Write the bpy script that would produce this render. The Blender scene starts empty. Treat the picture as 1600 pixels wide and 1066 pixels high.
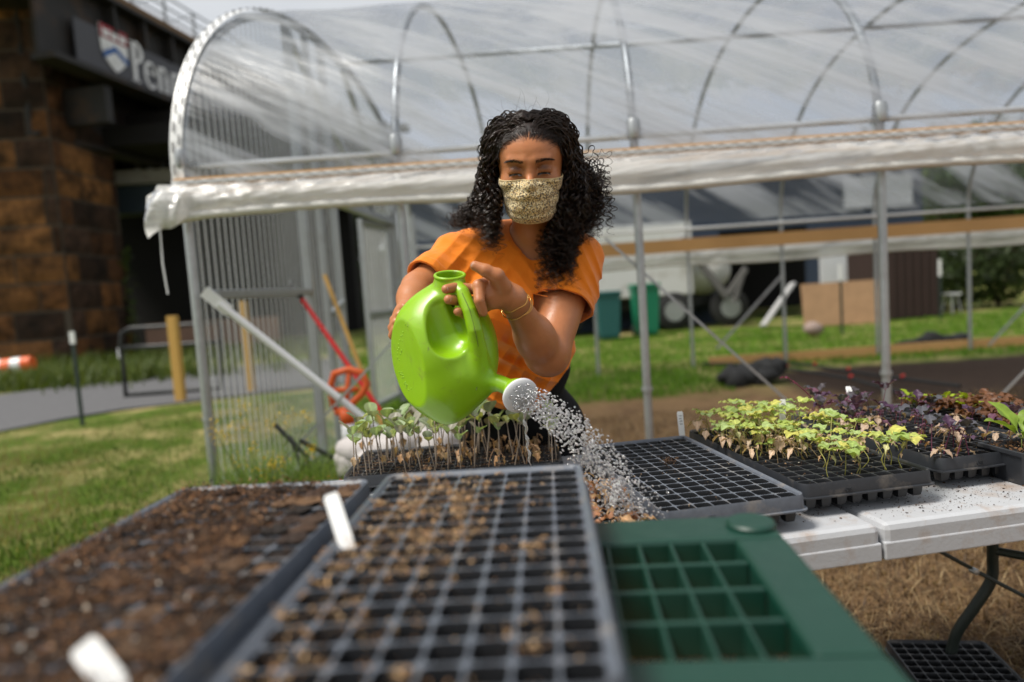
import bpy, math, random
import numpy as np
from mathutils import Vector, Matrix

# ------------------------------------------------------------------ camera, light, exposure
sc = bpy.context.scene
PITCH, ROLL = math.radians(4.35), math.radians(3.9)
CAM = np.array([0.0, 0.0, 1.21])
F = 1067.0
_fwd = np.array([0, math.cos(PITCH), -math.sin(PITCH)])
_r0 = np.array([1.0, 0, 0]); _u0 = np.cross(_r0, _fwd)
_r = math.cos(ROLL)*_r0 - math.sin(ROLL)*_u0
_u = math.sin(ROLL)*_r0 + math.cos(ROLL)*_u0
cd = bpy.data.cameras.new('camera'); cam = bpy.data.objects.new('camera', cd)
sc.collection.objects.link(cam)
cam.matrix_world = Matrix(((_r[0], _u[0], -_fwd[0], CAM[0]), (_r[1], _u[1], -_fwd[1], CAM[1]), (_r[2], _u[2], -_fwd[2], CAM[2]), (0, 0, 0, 1)))
cd.sensor_width = 36; cd.lens = 36*F/1600; cd.clip_start = 0.02; cd.clip_end = 2000
cd.dof.use_dof = True; cd.dof.focus_distance = 1.45; cd.dof.aperture_fstop = 1.6
sc.camera = cam
sc.render.resolution_x, sc.render.resolution_y = 1024, 682
sc.view_settings.view_transform = 'Standard'; sc.view_settings.look = 'None'
sc.view_settings.exposure = 0.50
sc.cycles.use_denoising = True
sc.cycles.max_bounces = 10; sc.cycles.transparent_max_bounces = 24; sc.cycles.transmission_bounces = 8
sc.cycles.caustics_reflective = False; sc.cycles.caustics_refractive = False

w = bpy.data.worlds.new("World"); sc.world = w; w.use_nodes = True
nt = w.node_tree; nt.nodes.clear()
SUN_EL, SUN_AZ = math.radians(60), math.radians(-112)      # azimuth measured from +Y towards +X
sky = nt.nodes.new('ShaderNodeTexSky'); sky.sky_type = 'NISHITA'; sky.sun_disc = False
sky.sun_elevation = SUN_EL; sky.sun_rotation = SUN_AZ; sky.dust_density = 1; sky.altitude = 0
hsv = nt.nodes.new('ShaderNodeHueSaturation'); hsv.inputs['Saturation'].default_value = 0.55; hsv.inputs['Value'].default_value = 1.15
tc = nt.nodes.new('ShaderNodeTexCoord'); mp = nt.nodes.new('ShaderNodeMapping'); mp.inputs['Scale'].default_value = (1, 1, 3)
nz = nt.nodes.new('ShaderNodeTexNoise'); nz.inputs['Scale'].default_value = 2.2; nz.inputs['Detail'].default_value = 7
cr = nt.nodes.new('ShaderNodeValToRGB'); cr.color_ramp.elements[0].position = .30; cr.color_ramp.elements[1].position = .75; cr.color_ramp.elements[0].color = (.5, .5, .5, 1)
mx = nt.nodes.new('ShaderNodeMix'); mx.data_type = 'RGBA'; mx.inputs[7].default_value = (8.6, 8.8, 9.0, 1)
bg = nt.nodes.new('ShaderNodeBackground'); bg.inputs['Strength'].default_value = 0.068
out = nt.nodes.new('ShaderNodeOutputWorld')
L = nt.links.new
L(sky.outputs[0], hsv.inputs['Color']); L(tc.outputs['Generated'], mp.inputs[0]); L(mp.outputs[0], nz.inputs[0]); L(nz.outputs[0], cr.inputs[0])
L(cr.outputs[0], mx.inputs[0]); L(hsv.outputs[0], mx.inputs[6]); L(mx.outputs[2], bg.inputs[0]); L(bg.outputs[0], out.inputs[0])
sd = bpy.data.lights.new('sun', 'SUN'); sd.energy = 3.4; sd.angle = math.radians(18); sd.color = (1, .95, .87)
sun = bpy.data.objects.new('sun', sd); sc.collection.objects.link(sun)
_sv = Vector((math.sin(SUN_AZ)*math.cos(SUN_EL), math.cos(SUN_AZ)*math.cos(SUN_EL), math.sin(SUN_EL)))
sun.rotation_euler = _sv.to_track_quat('Z', 'Y').to_euler()

# ------------------------------------------------------------------ helpers
rng = np.random.default_rng(7); random.seed(7)
COL = sc.collection
def W(x, y, Yv):                      # the point seen at photo pixel x, y that stands Yv metres ahead
    d = _fwd + _r*(x-800)/F - _u*(y-533)/F
    return CAM + d*(Yv/d[1])
def G(x, y, z=0.0):                   # the point of height z seen at photo pixel x, y
    d = _fwd + _r*(x-800)/F - _u*(y-533)/F
    return CAM + d*((z-CAM[2])/d[2])
def V(*a): return np.array(a, float)
def nrm(v): v = np.asarray(v, float); return v/np.linalg.norm(v)
def frame(d, up=(0, 0, 1)):
    d = nrm(d); up = V(*up)
    if abs(d@up) > .97: up = V(1, 0, 0)
    s = nrm(np.cross(d, up)); return s, np.cross(s, d), d

class MB:
    def __init__(s): s.v = []; s.f = []; s.m = []; s.t = []; s.n = 0; s.tint = None
    def add(s, vs, fs, mi=0, tint=None):
        vs = np.asarray(vs, float).reshape(-1, 3); o = s.n
        s.v.append(vs); s.f += [tuple(int(i)+o for i in f) for f in fs]; s.m += [mi]*len(fs)
        s.t.append(np.tile(np.array(tint if tint is not None else (1, 1, 1), float), (len(vs), 1)) if np.ndim(tint) < 2 else np.asarray(tint, float))
        s.n += len(vs); return s
    def box(s, c, size, rz=0, mi=0, tint=None, axes=None):
        h = np.array(size, float)/2
        q = np.array([(x, y, z) for x in (-1, 1) for y in (-1, 1) for z in (-1, 1)], float)*h
        if axes is not None: q = q@np.array(axes, float)
        elif rz: c_, s_ = math.cos(rz), math.sin(rz); q = np.stack([q[:, 0]*c_-q[:, 1]*s_, q[:, 0]*s_+q[:, 1]*c_, q[:, 2]], 1)
        return s.add(q+np.array(c, float), [(0, 1, 3, 2), (4, 6, 7, 5), (0, 4, 5, 1), (2, 3, 7, 6), (0, 2, 6, 4), (1, 5, 7, 3)], mi, tint)
    def bar(s, a, b, wd, hd, up=(0, 0, 1), mi=0, tint=None):
        a, b = np.array(a, float), np.array(b, float); S, U, D = frame(b-a, up)
        return s.box((a+b)/2, (wd, hd, np.linalg.norm(b-a)), mi=mi, tint=tint, axes=[S, U, D])
    def tube(s, pts, r, n=10, mi=0, cap=True, tint=None):
        pts = np.array(pts, float); k = len(pts); r = np.broadcast_to(np.asarray(r, float), (k,))
        T = np.gradient(pts, axis=0); T /= np.linalg.norm(T, axis=1)[:, None]+1e-12
        u = nrm(np.cross(T[0], (0, 0, 1) if abs(T[0][2]) < .9 else (1, 0, 0))); A = np.arange(n)*2*math.pi/n; vs = []
        for i in range(k):
            u = u-T[i]*(u@T[i]); u = nrm(u); v = np.cross(T[i], u)
            vs.append(pts[i]+r[i]*(np.cos(A)[:, None]*u+np.sin(A)[:, None]*v))
        fs = [(i*n+j, i*n+(j+1) % n, (i+1)*n+(j+1) % n, (i+1)*n+j) for i in range(k-1) for j in range(n)]
        if cap: fs += [tuple(range(n))[::-1], tuple(range((k-1)*n, k*n))]
        return s.add(np.concatenate(vs), fs, mi, tint)
    def lathe(s, prof, c=(0, 0, 0), n=24, mi=0, tint=None, axis=None):
        A = np.arange(n)*2*math.pi/n; q = np.concatenate([[(r*math.cos(a), r*math.sin(a), z) for a in A] for r, z in prof])
        if axis is not None: S, U, D = frame(axis); q = q@np.array([S, U, D])
        k = len(prof)
        return s.add(q+np.array(c, float), [(i*n+j, i*n+(j+1) % n, (i+1)*n+(j+1) % n, (i+1)*n+j) for i in range(k-1) for j in range(n)], mi, tint)
    def build(s, name, mats, parent=None, smooth=False, bevel=0, auto=None):
        me = bpy.data.meshes.new(name)
        if s.n: me.from_pydata(np.concatenate(s.v).tolist(), [], s.f)
        for m in (mats if isinstance(mats, (list, tuple)) else [mats]): me.materials.append(m)
        if s.n:
            me.polygons.foreach_set('material_index', s.m)
            ca = me.color_attributes.new('tint', 'FLOAT_COLOR', 'POINT')
            t = np.concatenate(s.t); ca.data.foreach_set('color', np.concatenate([t, np.ones((len(t), 1))], 1).ravel())
            if smooth: me.polygons.foreach_set('use_smooth', [True]*len(me.polygons))
        o = bpy.data.objects.new(name, me); COL.objects.link(o)
        if parent is not None:
            o.parent = parent; o.matrix_parent_inverse = parent.matrix_world.inverted() if PWI else Matrix()
        if bevel:
            b = o.modifiers.new('bevel', 'BEVEL'); b.width = bevel; b.segments = 2; b.limit_method = 'ANGLE'; b.angle_limit = .7
        if auto is not None and smooth:
            try: me.set_sharp_from_angle(angle=auto)
            except Exception: pass
        return o
PWI = False
def tag(o, label=None, cat=None, group=None, kind=None):
    if label: o['label'] = label
    if cat: o['category'] = cat
    if group: o['group'] = group
    if kind: o['kind'] = kind
    return o
def empty(name, label, cat, loc=(0, 0, 0), rz=0, group=None, kind=None):
    o = bpy.data.objects.new(name, None); COL.objects.link(o); o.location = loc; o.rotation_euler = (0, 0, rz); o.empty_display_size = .05
    o.matrix_basis = Matrix.Translation(Vector([float(q) for q in loc])) @ Matrix.Rotation(rz, 4, 'Z')
    return tag(o, label, cat, group, kind)
def kids(root): return [c for c in root.children]
def copy_tree(o, parent=None):
    c = o.copy(); COL.objects.link(c)
    if parent is not None: c.parent = parent
    for ch in list(o.children): copy_tree(ch, c)
    return c

def bez(P_, n):
    # Catmull-Rom through the control points
    P_ = np.array(P_, float); Q = np.concatenate([[2*P_[0]-P_[1]], P_, [2*P_[-1]-P_[-2]]]); out_ = []
    m_ = len(P_)-1; t = np.linspace(0, m_-1e-6, n); i = t.astype(int); u = (t-i)[:, None]; a, b_, c, d = Q[i], Q[i+1], Q[i+2], Q[i+3]
    return .5*(2*b_+(c-a)*u+(2*a-5*b_+4*c-d)*u*u+(-a+3*b_-3*c+d)*u**3)

# ------------------------------------------------------------------ materials
class N:
    def __init__(s, name):
        s.m = bpy.data.materials.new(name); s.m.use_nodes = True; s.t = s.m.node_tree; s.t.nodes.clear()
        s.o = s.t.nodes.new('ShaderNodeOutputMaterial')
        s.tc = s.t.nodes.new('ShaderNodeTexCoord')
    def n(s, kind, **kw):
        x = s.t.nodes.new(kind)
        for k, v in kw.items(): setattr(x, k, v)
        return x
    def l(s, a, b): s.t.links.new(a, b)
    def noise(s, scale, detail=4, rough=.6, vec=None, stretch=None, rot=None, dist=0):
        x = s.n('ShaderNodeTexNoise'); x.inputs['Scale'].default_value = scale; x.inputs['Detail'].default_value = detail
        x.inputs['Roughness'].default_value = rough; x.inputs['Distortion'].default_value = dist
        src = vec or s.tc.outputs['Object']
        if stretch or rot:
            for key, val in (('Rotation', rot), ('Scale', stretch)):
                if val: m = s.n('ShaderNodeMapping'); m.inputs[key].default_value = val; s.l(src, m.inputs[0]); src = m.outputs[0]
        s.l(src, x.inputs['Vector']); return x.outputs[0]
    def ramp(s, f, stops, interp='LINEAR'):
        x = s.n('ShaderNodeValToRGB'); e = x.color_ramp.elements; x.color_ramp.interpolation = interp
        while len(e) < len(stops): e.new(.5)
        for i, (p, c) in enumerate(stops):
            e[i].position = p; e[i].color = (c, c, c, 1) if np.ndim(c) == 0 else (*c, 1)
        s.l(f, x.inputs[0]); return x.outputs[0]
    def mix(s, f, a, b, mode='MIX'):
        x = s.n('ShaderNodeMix', data_type='RGBA', blend_type=mode)
        for i, q in ((0, f), (6, a), (7, b)):
            if hasattr(q, 'links'): s.l(q, x.inputs[i])
            elif i == 0: x.inputs[0].default_value = q
            else: x.inputs[i].default_value = (*q, 1) if np.ndim(q) else (q, q, q, 1)
        return x.outputs[2]
    def math(s, op, a, b=0.0):
        x = s.n('ShaderNodeMath', operation=op)
        for i, q in enumerate((a, b)):
            if hasattr(q, 'links'): s.l(q, x.inputs[i])
            else: x.inputs[i].default_value = q
        return x.outputs[0]
    def tint(s): x = s.n('ShaderNodeVertexColor', layer_name='tint'); return x.outputs[0]
    def bump(s, h, strength=.3, dist=.01, normal=None):
        x = s.n('ShaderNodeBump'); x.inputs['Strength'].default_value = strength; x.inputs['Distance'].default_value = dist
        s.l(h, x.inputs['Height'])
        if normal: s.l(normal, x.inputs['Normal'])
        return x.outputs[0]
    def bsdf(s, col=None, rough=.6, bump=None, **kw):
        p = s.n('ShaderNodeBsdfPrincipled')
        def put(k, q):
            if hasattr(q, 'links'): s.l(q, p.inputs[k])
            else: p.inputs[k].default_value = (*q, 1) if np.ndim(q) == 1 and len(q) == 3 and p.inputs[k].type == 'RGBA' else q
        if col is not None: put('Base Color', col)
        put('Roughness', rough)
        for k, q in kw.items(): put(k.replace('_', ' '), q)
        if bump: s.l(bump, p.inputs['Normal'])
        return p.outputs[0]
    def out(s, sh): s.l(sh, s.o.inputs[0]); return s.m

def simple(name, col, rough=.6, var=.25, scale=20, bump=.15, bd=.002, detail=5, metal=0, dirt=None, dscale=6, **kw):
    m = N(name); c2 = tuple(x*(1-var) for x in col); c1 = tuple(min(1, x*(1+var*.6)) for x in col)
    c = m.mix(m.noise(scale, detail), c2, c1)
    if dirt: c = m.mix(m.ramp(m.noise(dscale, 6, .7), [(.52, 0), (.72, .8)]), c, dirt)
    b = m.bump(m.noise(scale*3, 3), bump, bd)
    return m.out(m.bsdf(c, rough, b, Metallic=metal, **kw))
def tinted(name, col=(1, 1, 1), rough=.7, scale=80, var=.35, bump=.3, bd=.002, **kw):
    m = N(name); c = m.mix(1.0, m.tint(), m.mix(m.noise(scale, 4), tuple(x*(1-var) for x in col), col), 'MULTIPLY')
    return m.out(m.bsdf(c, rough, m.bump(m.noise(scale, 3), bump, bd), **kw))

M = {}
M['galv'] = simple('galvanised_steel', (.42, .44, .45), .42, .25, 30, .08, metal=.75, dirt=(.3, .3, .3))
M['whitepaint'] = simple('white_metal', (.75, .76, .76), .35, .08, 12, .05)
M['blacksteel'] = simple('black_painted_steel', (.012, .014, .013), .45, .3)
M['darktable'] = simple('dark_green_steel', (.02, .028, .022), .5, .3)
M['lumber'] = (lambda m: m.out(m.bsdf(m.mix(m.noise(6, 5, stretch=(1, 12, 12)), (.42, .22, .07), (.62, .36, .14)), .7, m.bump(m.noise(10, 4, stretch=(1, 10, 10)), .2, .003))))(N('pine_lumber'))
M['yellowpost'] = (lambda m: m.out(m.bsdf(m.mix(m.noise(9, 5, stretch=(10, 10, 1)), (.42, .23, .05), (.62, .38, .10)), .7)))(N('yellow_wood'))
M['plywood'] = simple('plywood', (.40, .24, .13), .8, .35, 5, .1)
M['white_plastic'] = simple('white_plastic', (.78, .78, .76), .4, .06, 30, .05)
M['asphalt'] = simple('asphalt', (.10, .10, .105), .9, .35, 12, .5, .004)
# ------------------------------------------------------------------ the setting
def ground_mat():
    m = N('ground_cover'); g = m.n('ShaderNodeSeparateXYZ'); m.l(m.tc.outputs['Object'], g.inputs[0]); X, Y_, Z_ = g.outputs
    green = m.mix(m.noise(2.2, 7, .7), (.038, .075, .008), (.11, .16, .018))
    green = m.mix(m.ramp(m.noise(.9, 6, .7), [(.46, 0), (.62, .85)]), green, (.36, .29, .13))
    straw = m.mix(m.noise(9, 8, .8, stretch=(1, 2.5, 1), dist=1), (.11, .06, .03), (.34, .22, .11))
    straw = m.mix(m.ramp(m.noise(2.2, 6, .7), [(.50, 0), (.66, .7)]), straw, (.10, .055, .03))
    nz = m.math('MULTIPLY', m.math('SUBTRACT', m.noise(1.3, 5, .65), .5), 2.6)
    # dry strip beside and inside the greenhouse: X > -0.6, Y < 6.6
    def edge(v, at, wd, flip=False):
        d = m.math('DIVIDE', m.math('SUBTRACT', v, at), wd)
        if flip: d = m.math('MULTIPLY', d, -1.0)
        x = m.n('ShaderNodeClamp'); m.l(m.math('ADD', m.math('ADD', d, nz), .5), x.inputs[0]); return x.outputs[0]
    mask = m.math('MULTIPLY', edge(X, -.35, .5), edge(Y_, 7.2, .9, True))
    soil = m.mix(m.noise(14, 7, .75), (.012, .008, .006), (.07, .045, .032))
    smask = m.math('MULTIPLY', edge(X, 2.9, .5), m.math('MULTIPLY', edge(Y_, 5.2, .4), edge(Y_, 8.3, .3, True)))
    c = m.mix(mask, green, straw); c = m.mix(smask, c, soil)
    return m.out(m.bsdf(c, .95, m.bump(m.noise(30, 8, .75), .8, .03), Specular_IOR_Level=.15))
M['ground'] = ground_mat()
b = MB(); n = 60
xs = np.concatenate([-np.geomspace(400, 12, 12), np.linspace(-11, 11, 60), np.geomspace(12, 400, 12)])
ys = np.concatenate([-np.geomspace(60, 3, 6), np.linspace(-2, 24, 60), np.geomspace(26, 500, 12)])
gx, gy = np.meshgrid(xs, ys); gz = .02*np.sin(gx*1.7+gy)*np.cos(gy*1.3)*np.exp(-((gx-0)**2+gy**2)/400)-.02
nx = len(xs); vv = np.stack([gx.ravel(), gy.ravel(), gz.ravel()], 1)
b.add(vv, [(j*nx+i, j*nx+i+1, (j+1)*nx+i+1, (j+1)*nx+i) for j in range(len(ys)-1) for i in range(nx-1)])
tag(b.build('ground', M['ground'], smooth=True), kind='structure')

# asphalt path crossing behind the lawn
b = MB()
near = [V(-60, -14, 0), V(-18, .2, 0), G(-260, 740), G(0, 675), G(100, 655), G(190, 640), G(300, 628), G(420, 612), G(560, 596)]
far = [V(-60, -9, 0), V(-19.5, 4.3, 0), G(-260, 655), G(0, 618), G(100, 604), G(190, 594), G(300, 580), G(420, 568), G(560, 556)]
vs = [p+V(0, 0, .012) for p in near]+[p+V(0, 0, .012) for p in far]; k = len(near)
b.add(vs+[p-V(0, 0, .05) for p in vs[:k]], [(i, i+1, k+i+1, k+i) for i in range(k-1)]+[(2*k+i, 2*k+i+1, i+1, i) for i in range(k-1)])
tag(b.build('path', M['asphalt']), kind='structure')

# ---- grass: blades as one mass
def blades(n, sampler, hmin, hmax, wmin, wmax, cols, name, lean=.5):
    P = sampler(n); n = len(P); h = rng.uniform(hmin, hmax, n); wd = rng.uniform(wmin, wmax, n)
    a = rng.uniform(0, 2*math.pi, n); s = np.stack([np.cos(a), np.sin(a), np.zeros(n)], 1); d = np.stack([-np.sin(a), np.cos(a), np.zeros(n)], 1)
    ln = rng.uniform(.1, lean, n)[:, None]*h[:, None]; H = h[:, None]*V(0, 0, 1)
    v = np.stack([P-s*wd[:, None], P+s*wd[:, None], P+.55*H+.35*ln*d+.7*s*wd[:, None], P+.55*H+.35*ln*d-.7*s*wd[:, None], P+H*.93+ln*d], 1).reshape(-1, 3)
    o = np.arange(n)*5
    me = bpy.data.meshes.new(name)
    me.vertices.add(len(v)); me.vertices.foreach_set('co', v.ravel())
    q = np.stack([o, o+1, o+2, o+3], 1); t = np.stack([o+3, o+2, o+4], 1)
    lv = np.concatenate([q.ravel(), t.ravel()]); st = np.concatenate([np.arange(n)*4, n*4+np.arange(n)*3])
    me.loops.add(len(lv)); me.loops.foreach_set('vertex_index', lv); me.polygons.add(2*n); me.polygons.foreach_set('loop_start', st)
    me.update(calc_edges=True)
    ca = me.color_attributes.new('tint', 'FLOAT_COLOR', 'POINT')
    c = np.array(cols)[rng.choice(len(cols), n)]*rng.uniform(.6, 1.25, (n, 1)); pa = np.clip(patch(P*V(1.6, .9, 1))*1.9-.2+.5*np.sin(P[:, :1].ravel()*9+P[:, 1]*4), 0, .95)[:, None]*(name == 'lawn_grass'); c = c*(1-pa)+V(.30, .24, .11)*pa*rng.uniform(.6, 1.2, (n, 1))
    c = np.repeat(c, 5, 0); ca.data.foreach_set('color', np.concatenate([c, np.ones((len(c), 1))], 1).ravel())
    me.materials.append(M['blade']); ob = bpy.data.objects.new(name, me); COL.objects.link(ob); return ob
def leafmat(name, trans=.35, rough=.55, var=.3, spec=.3):
    m = N(name); c = m.mix(1.0, m.tint(), m.mix(m.noise(60, 3), 1-var, 1.0), 'MULTIPLY')
    tr = m.n('ShaderNodeBsdfTranslucent'); m.l(m.mix(1.0, c, (1.3, 1.25, .6), 'MULTIPLY'), tr.inputs[0])
    ms = m.n('ShaderNodeMixShader'); ms.inputs[0].default_value = trans
    m.l(m.bsdf(c, rough, Specular_IOR_Level=spec), ms.inputs[1]); m.l(tr.outputs[0], ms.inputs[2]); return m.out(ms.outputs[0])
M['blade'] = leafmat('grass_blade')
greens = [(.060, .125, .010), (.090, .17, .014), (.13, .20, .022), (.05, .10, .010), (.30, .25, .12)]
def patch(v):     # slow variation used to thin the lawn
    return np.sin(v[:, 0]*1.9+1.3*np.sin(v[:, 1]*1.1))*np.cos(v[:, 1]*1.6+.8*np.sin(v[:, 0]*2.3))
def lawn_left(n):
    Y_ = 1.2*(9.2/1.2)**rng.uniform(0, 1, n*2); X = rng.uniform(-1.05, -.16, n*2)*Y_-.15
    P = np.stack([X, Y_, np.full(n*2, -.02)], 1); keep = (X < -.55+.12*np.sin(Y_*5))|(Y_ > 6)
    keep &= rng.uniform(0, 1, n*2) < .75+.35*patch(P)
    line = .35*(X+5.35)+8.0
    keep &= (Y_ < np.where(X < -4.4, line-.1, 9.5))
    return P[keep][:n]
def lawn_far(n):
    Y_ = rng.uniform(7.0, 15, n*2); X = rng.uniform(-.25, .85, n*2)*Y_
    P = np.stack([X, Y_, np.full(n*2, -.02)], 1); keep = (Y_ > 8.5)|(X < 2.3)
    return P[keep][:n]
o1 = blades(75000, lawn_left, .02, .06, .0015, .004, greens, 'lawn_grass')
tag(o1, 'short green lawn grass with dry patches left of the greenhouse', 'grass', kind='stuff')
o1 = blades(45000, lawn_far, .03, .09, .003, .008, [(.12, .27, .014), (.17, .33, .02), (.08, .18, .012)], 'field_grass')
tag(o1, 'bright green grass behind and inside the far side of the greenhouse', 'grass', kind='stuff')
def tuft_pts(c, sx, sy, n): return np.stack([rng.normal(c[0], sx, n), rng.normal(c[1], sy, n), np.full(n, -.02)], 1)
o1 = blades(2600, lambda n: np.concatenate([tuft_pts((-1.2, 3.1), .17, .10, n//2), tuft_pts((-.85, 3.15), .22, .10, n//2)]), .30, .62, .003, .006, [(.14, .24, .03), (.2, .28, .04), (.10, .18, .02)], 'tall_grass', 1.0)
tag(o1, 'tuft of tall unmown grass at the foot of the clear corner wall', 'grass', kind='stuff')
o1 = blades(5000, lambda n: np.concatenate([tuft_pts((-8.5, 12.8), 2.0, .5, n//2), tuft_pts((-9.5, 17), 3.5, 1.2, n//2)]), .15, .5, .01, .02, [(.07, .11, .02), (.12, .16, .03)], 'weeds', 1.0)
tag(o1, 'tall weeds along the far edge of the asphalt path', 'weeds', kind='stuff')
def straw_pts(n):
    Y_ = 1.4*(6.2/1.4)**rng.uniform(0, 1, n*2); X = rng.uniform(.1, .95, n*2)*Y_; P = np.stack([X, Y_, np.full(n*2, -.01)], 1); return P[:n]
o1 = blades(60000, straw_pts, .01, .06, .001, .003, [(.28, .18, .09), (.21, .13, .065), (.11, .065, .035), (.42, .31, .17), (.07, .042, .022)], 'straw_litter', 3.0)
tag(o1, 'dry straw and dead grass litter covering the ground around the white table', 'straw', kind='stuff')

# ---- viaduct pier of rusticated stone
def stone_mat():
    m = N('sooty_brownstone'); t = m.tint()
    c = m.mix(1.0, t, m.mix(m.noise(3.2, 8, .8), .0, 1.15), 'MULTIPLY')
    c = m.mix(m.ramp(m.noise(1.1, 7, .75), [(.42, 0), (.62, .85)]), c, (.014, .011, .009))
    c = m.mix(m.ramp(m.noise(1.7, 8, .8, stretch=(2, 2, .35)), [(.70, 0), (.78, .4)]), c, (.35, .32, .28))
    return m.out(m.bsdf(c, .95, m.bump(m.noise(5, 8, .7), .9, .06), Specular_IOR_Level=.2))
M['stone'] = stone_mat(); M['mortar'] = simple('mortar', (.085, .066, .048), .95)
CORNER = G(112, 560)[:2]
Yp = 19.0
cA = W(112, 500, Yp)[:2]; cR = W(204, 500, Yp+3.0)[:2]; cL = W(-420, 500, Yp-1.0)[:2]
def block_wall(b, p0, p1, z0, z1, bw, bh, core, thick=.10):
    d = p1-p0; Lw = np.linalg.norm(d); d = d/Lw; nn = V(d[1], -d[0]); ang = math.atan2(d[1], d[0])
    z = z0; row = 0
    while z < z1-.05:
        x = -(.5*bw if row % 2 else 0)
        while x < Lw-.02:
            ww = bw*rng.uniform(.75, 1.3); x0, x1 = max(x, 0)+.022, min(x+ww, Lw)-.022
            if x1-x0 > .12:
                t = rng.uniform(0, 1); col = np.array([(.36, .155, .055), (.22, .10, .045), (.10, .058, .038), (.46, .21, .075), (.15, .085, .055)][rng.integers(5)])*rng.uniform(.7, 1.2)
                q = [];
                nxg, nzg = 5, 4
                for k in range(nzg):
                    for i in range(nxg):
                        e = (i in (0, nxg-1)) or (k in (0, nzg-1))
                        off = (.02 if e else thick*rng.uniform(.5, 1.0))
                        pp = p0+d*(x0+(x1-x0)*i/(nxg-1))+nn*off; q.append((pp[0], pp[1], z+.032+(bh-.064)*k/(nzg-1)))
                b.add(q, [(k*nxg+i, k*nxg+i+1, (k+1)*nxg+i+1, (k+1)*nxg+i) for k in range(nzg-1) for i in range(nxg-1)], 0, col)
            x += ww
        z += bh; row += 1
pier = empty('bridge_pier', 'tall sooty brown stone railway bridge pier standing behind the asphalt path', 'bridge pier', (cA[0], cA[1], 0))
b = MB(); b.tint = None
block_wall(b, cL, cA, -.1, 17.5, 1.5, .78, 0); block_wall(b, cA, cR, -.1, 8.6, 1.25, .78, 0)
off = np.array([cA[0], cA[1], 0])
for a in range(len(b.v)): b.v[a] = b.v[a]-off
b.build('stone_blocks', M['stone'], pier)
b = MB(); back = V(-.15, 2.8)
P4 = [cL-cA, V(0, 0), cR-cA, cR-cA+V(-6, 1.5), cL-cA+V(0, 3)]
def prism(b, pts, z0, z1, mi=0, tint=None):
    k = len(pts); b.add([(p[0], p[1], z0) for p in pts]+[(p[0], p[1], z1) for p in pts], [tuple(range(k))[::-1], tuple(range(k, 2*k))]+[(i, (i+1) % k, k+(i+1) % k, k+i) for i in range(k)], mi, tint)
prism(b, P4, -.2, 8.6)
Pu = [cL-cA, V(0, 0), (cR-cA)*.22, (cR-cA)*.22+V(-6, 3), cL-cA+V(0, 3)]
prism(b, Pu, 8.6, 17.5)
b.build('mortar_core', M['mortar'], pier)
b = MB(); block_wall(b, cA-cA, (cR-cA)*.22, 8.75, 17.5, 1.25, .78, 0); b.build('upper_stone_blocks', M['stone'], pier)
b = MB()
for i in range(260):
    a = rng.uniform(0, 1); z = rng.uniform(0, 3.2); c = np.append((cR-cA)*.98+V(.1, -.15), z)+rng.normal(0, .12, 3); s_ = rng.uniform(.05, .12); ax = nrm(rng.normal(size=3)); S, U, D = frame(ax)
    b.add([c, c+S*s_, c+S*s_*.6+U*s_, c-S*s_*.3+U*s_*.7], [(0, 1, 2, 3)], 0, (.05+.06*rng.random(), .12, .02))
iv = b.build('ivy', M['blade'], pier); 

# ---- bridge steelwork: girder with banner, running away from the pier
M['girder'] = simple('rusty_black_steel', (.016, .014, .013), .7, .5, 2, .3, dirt=(.07, .035, .015), dscale=1.2)
M['banner'] = simple('charcoal_banner', (.055, .055, .065), .6, .15, 3)
M['concrete'] = simple('pale_concrete', (.42, .41, .37), .9, .3, 3, .2, dirt=(.2, .15, .1))
M['bluesteel'] = simple('blue_grey_steel', (.03, .05, .065), .6, .3, 2)
M['bridge_shade'] = simple('shade_black_wall', (.010, .009, .009), .95, .4, 1.5)  # near-black stone: the shade under the bridge is put into its colour
A0 = W(160, 112, 19.6); B0 = W(283, 160, 19.6*(496-112)/(488-160)); dirg = nrm(np.append((B0-A0)[:2], 0)); LEN = 26.0
zb = A0[2]; S0 = np.append(A0[:2], 0)-dirg*5
nout = V(dirg[1], -dirg[0], 0)          # towards the camera side
br = empty('railway_bridge', 'black steel railway bridge with rusty girders running past the stone pier', 'bridge', S0)
b = MB()
def gb(b, s0, s1, z0, z1, off, th, mi=0):
    b.box(dirg*((s0+s1)/2)+nout*off+V(0, 0, (z0+z1)/2), (s1-s0, th, z1-z0), math.atan2(dirg[1], dirg[0]), mi)
gb(b, 3.0, LEN+5, zb-.1, zb+1.95, -.15, .12); gb(b, 3.0, LEN+5, zb+1.95, zb+2.05, 0, .7); gb(b, 3.0, LEN+5, zb-.25, zb-.1, 0, .7)
for k in range(22): gb(b, 5.4+1.25*k, 5.5+1.25*k, zb+1.15, zb+1.95, .08, .3)
b.build('girder', M['girder'], br)
b = MB()
for j, (o_, dz) in enumerate(((-1.6, -.3), (-3.2, -.6), (-4.9, -.9), (-6.6, -1.2))):
    gb(b, 4, LEN+5, zb-1.5+dz*.6, zb+2, o_, .16); gb(b, 4, LEN+5, zb-1.62+dz*.6, zb-1.5+dz*.6, o_, .55)
for k in range(10): b.box(dirg*(5+2.8*k)-nout*3.4+V(0, 0, zb-.9), (.25, 7.0, 1.0), math.atan2(dirg[1], dirg[0]))
b.build('cross_girders', M['girder'], br)
b = MB(); gb(b, 0, LEN+5, zb+1.5, zb+1.9, -4.3, 8.0); b.build('deck', M['girder'], br)
b = MB(); gb(b, -1, LEN+5, zb+2.055, zb+2.35, -.1, .5); b.build('parapet_kerb', simple('rusty_fascia', (.16, .09, .035), .8, .4, 2), br)
b = MB()
for k in range(18): gb(b, 5+1.5*k, 5.07+1.5*k, zb+2.35, zb+3.25, 0, .07)
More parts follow.
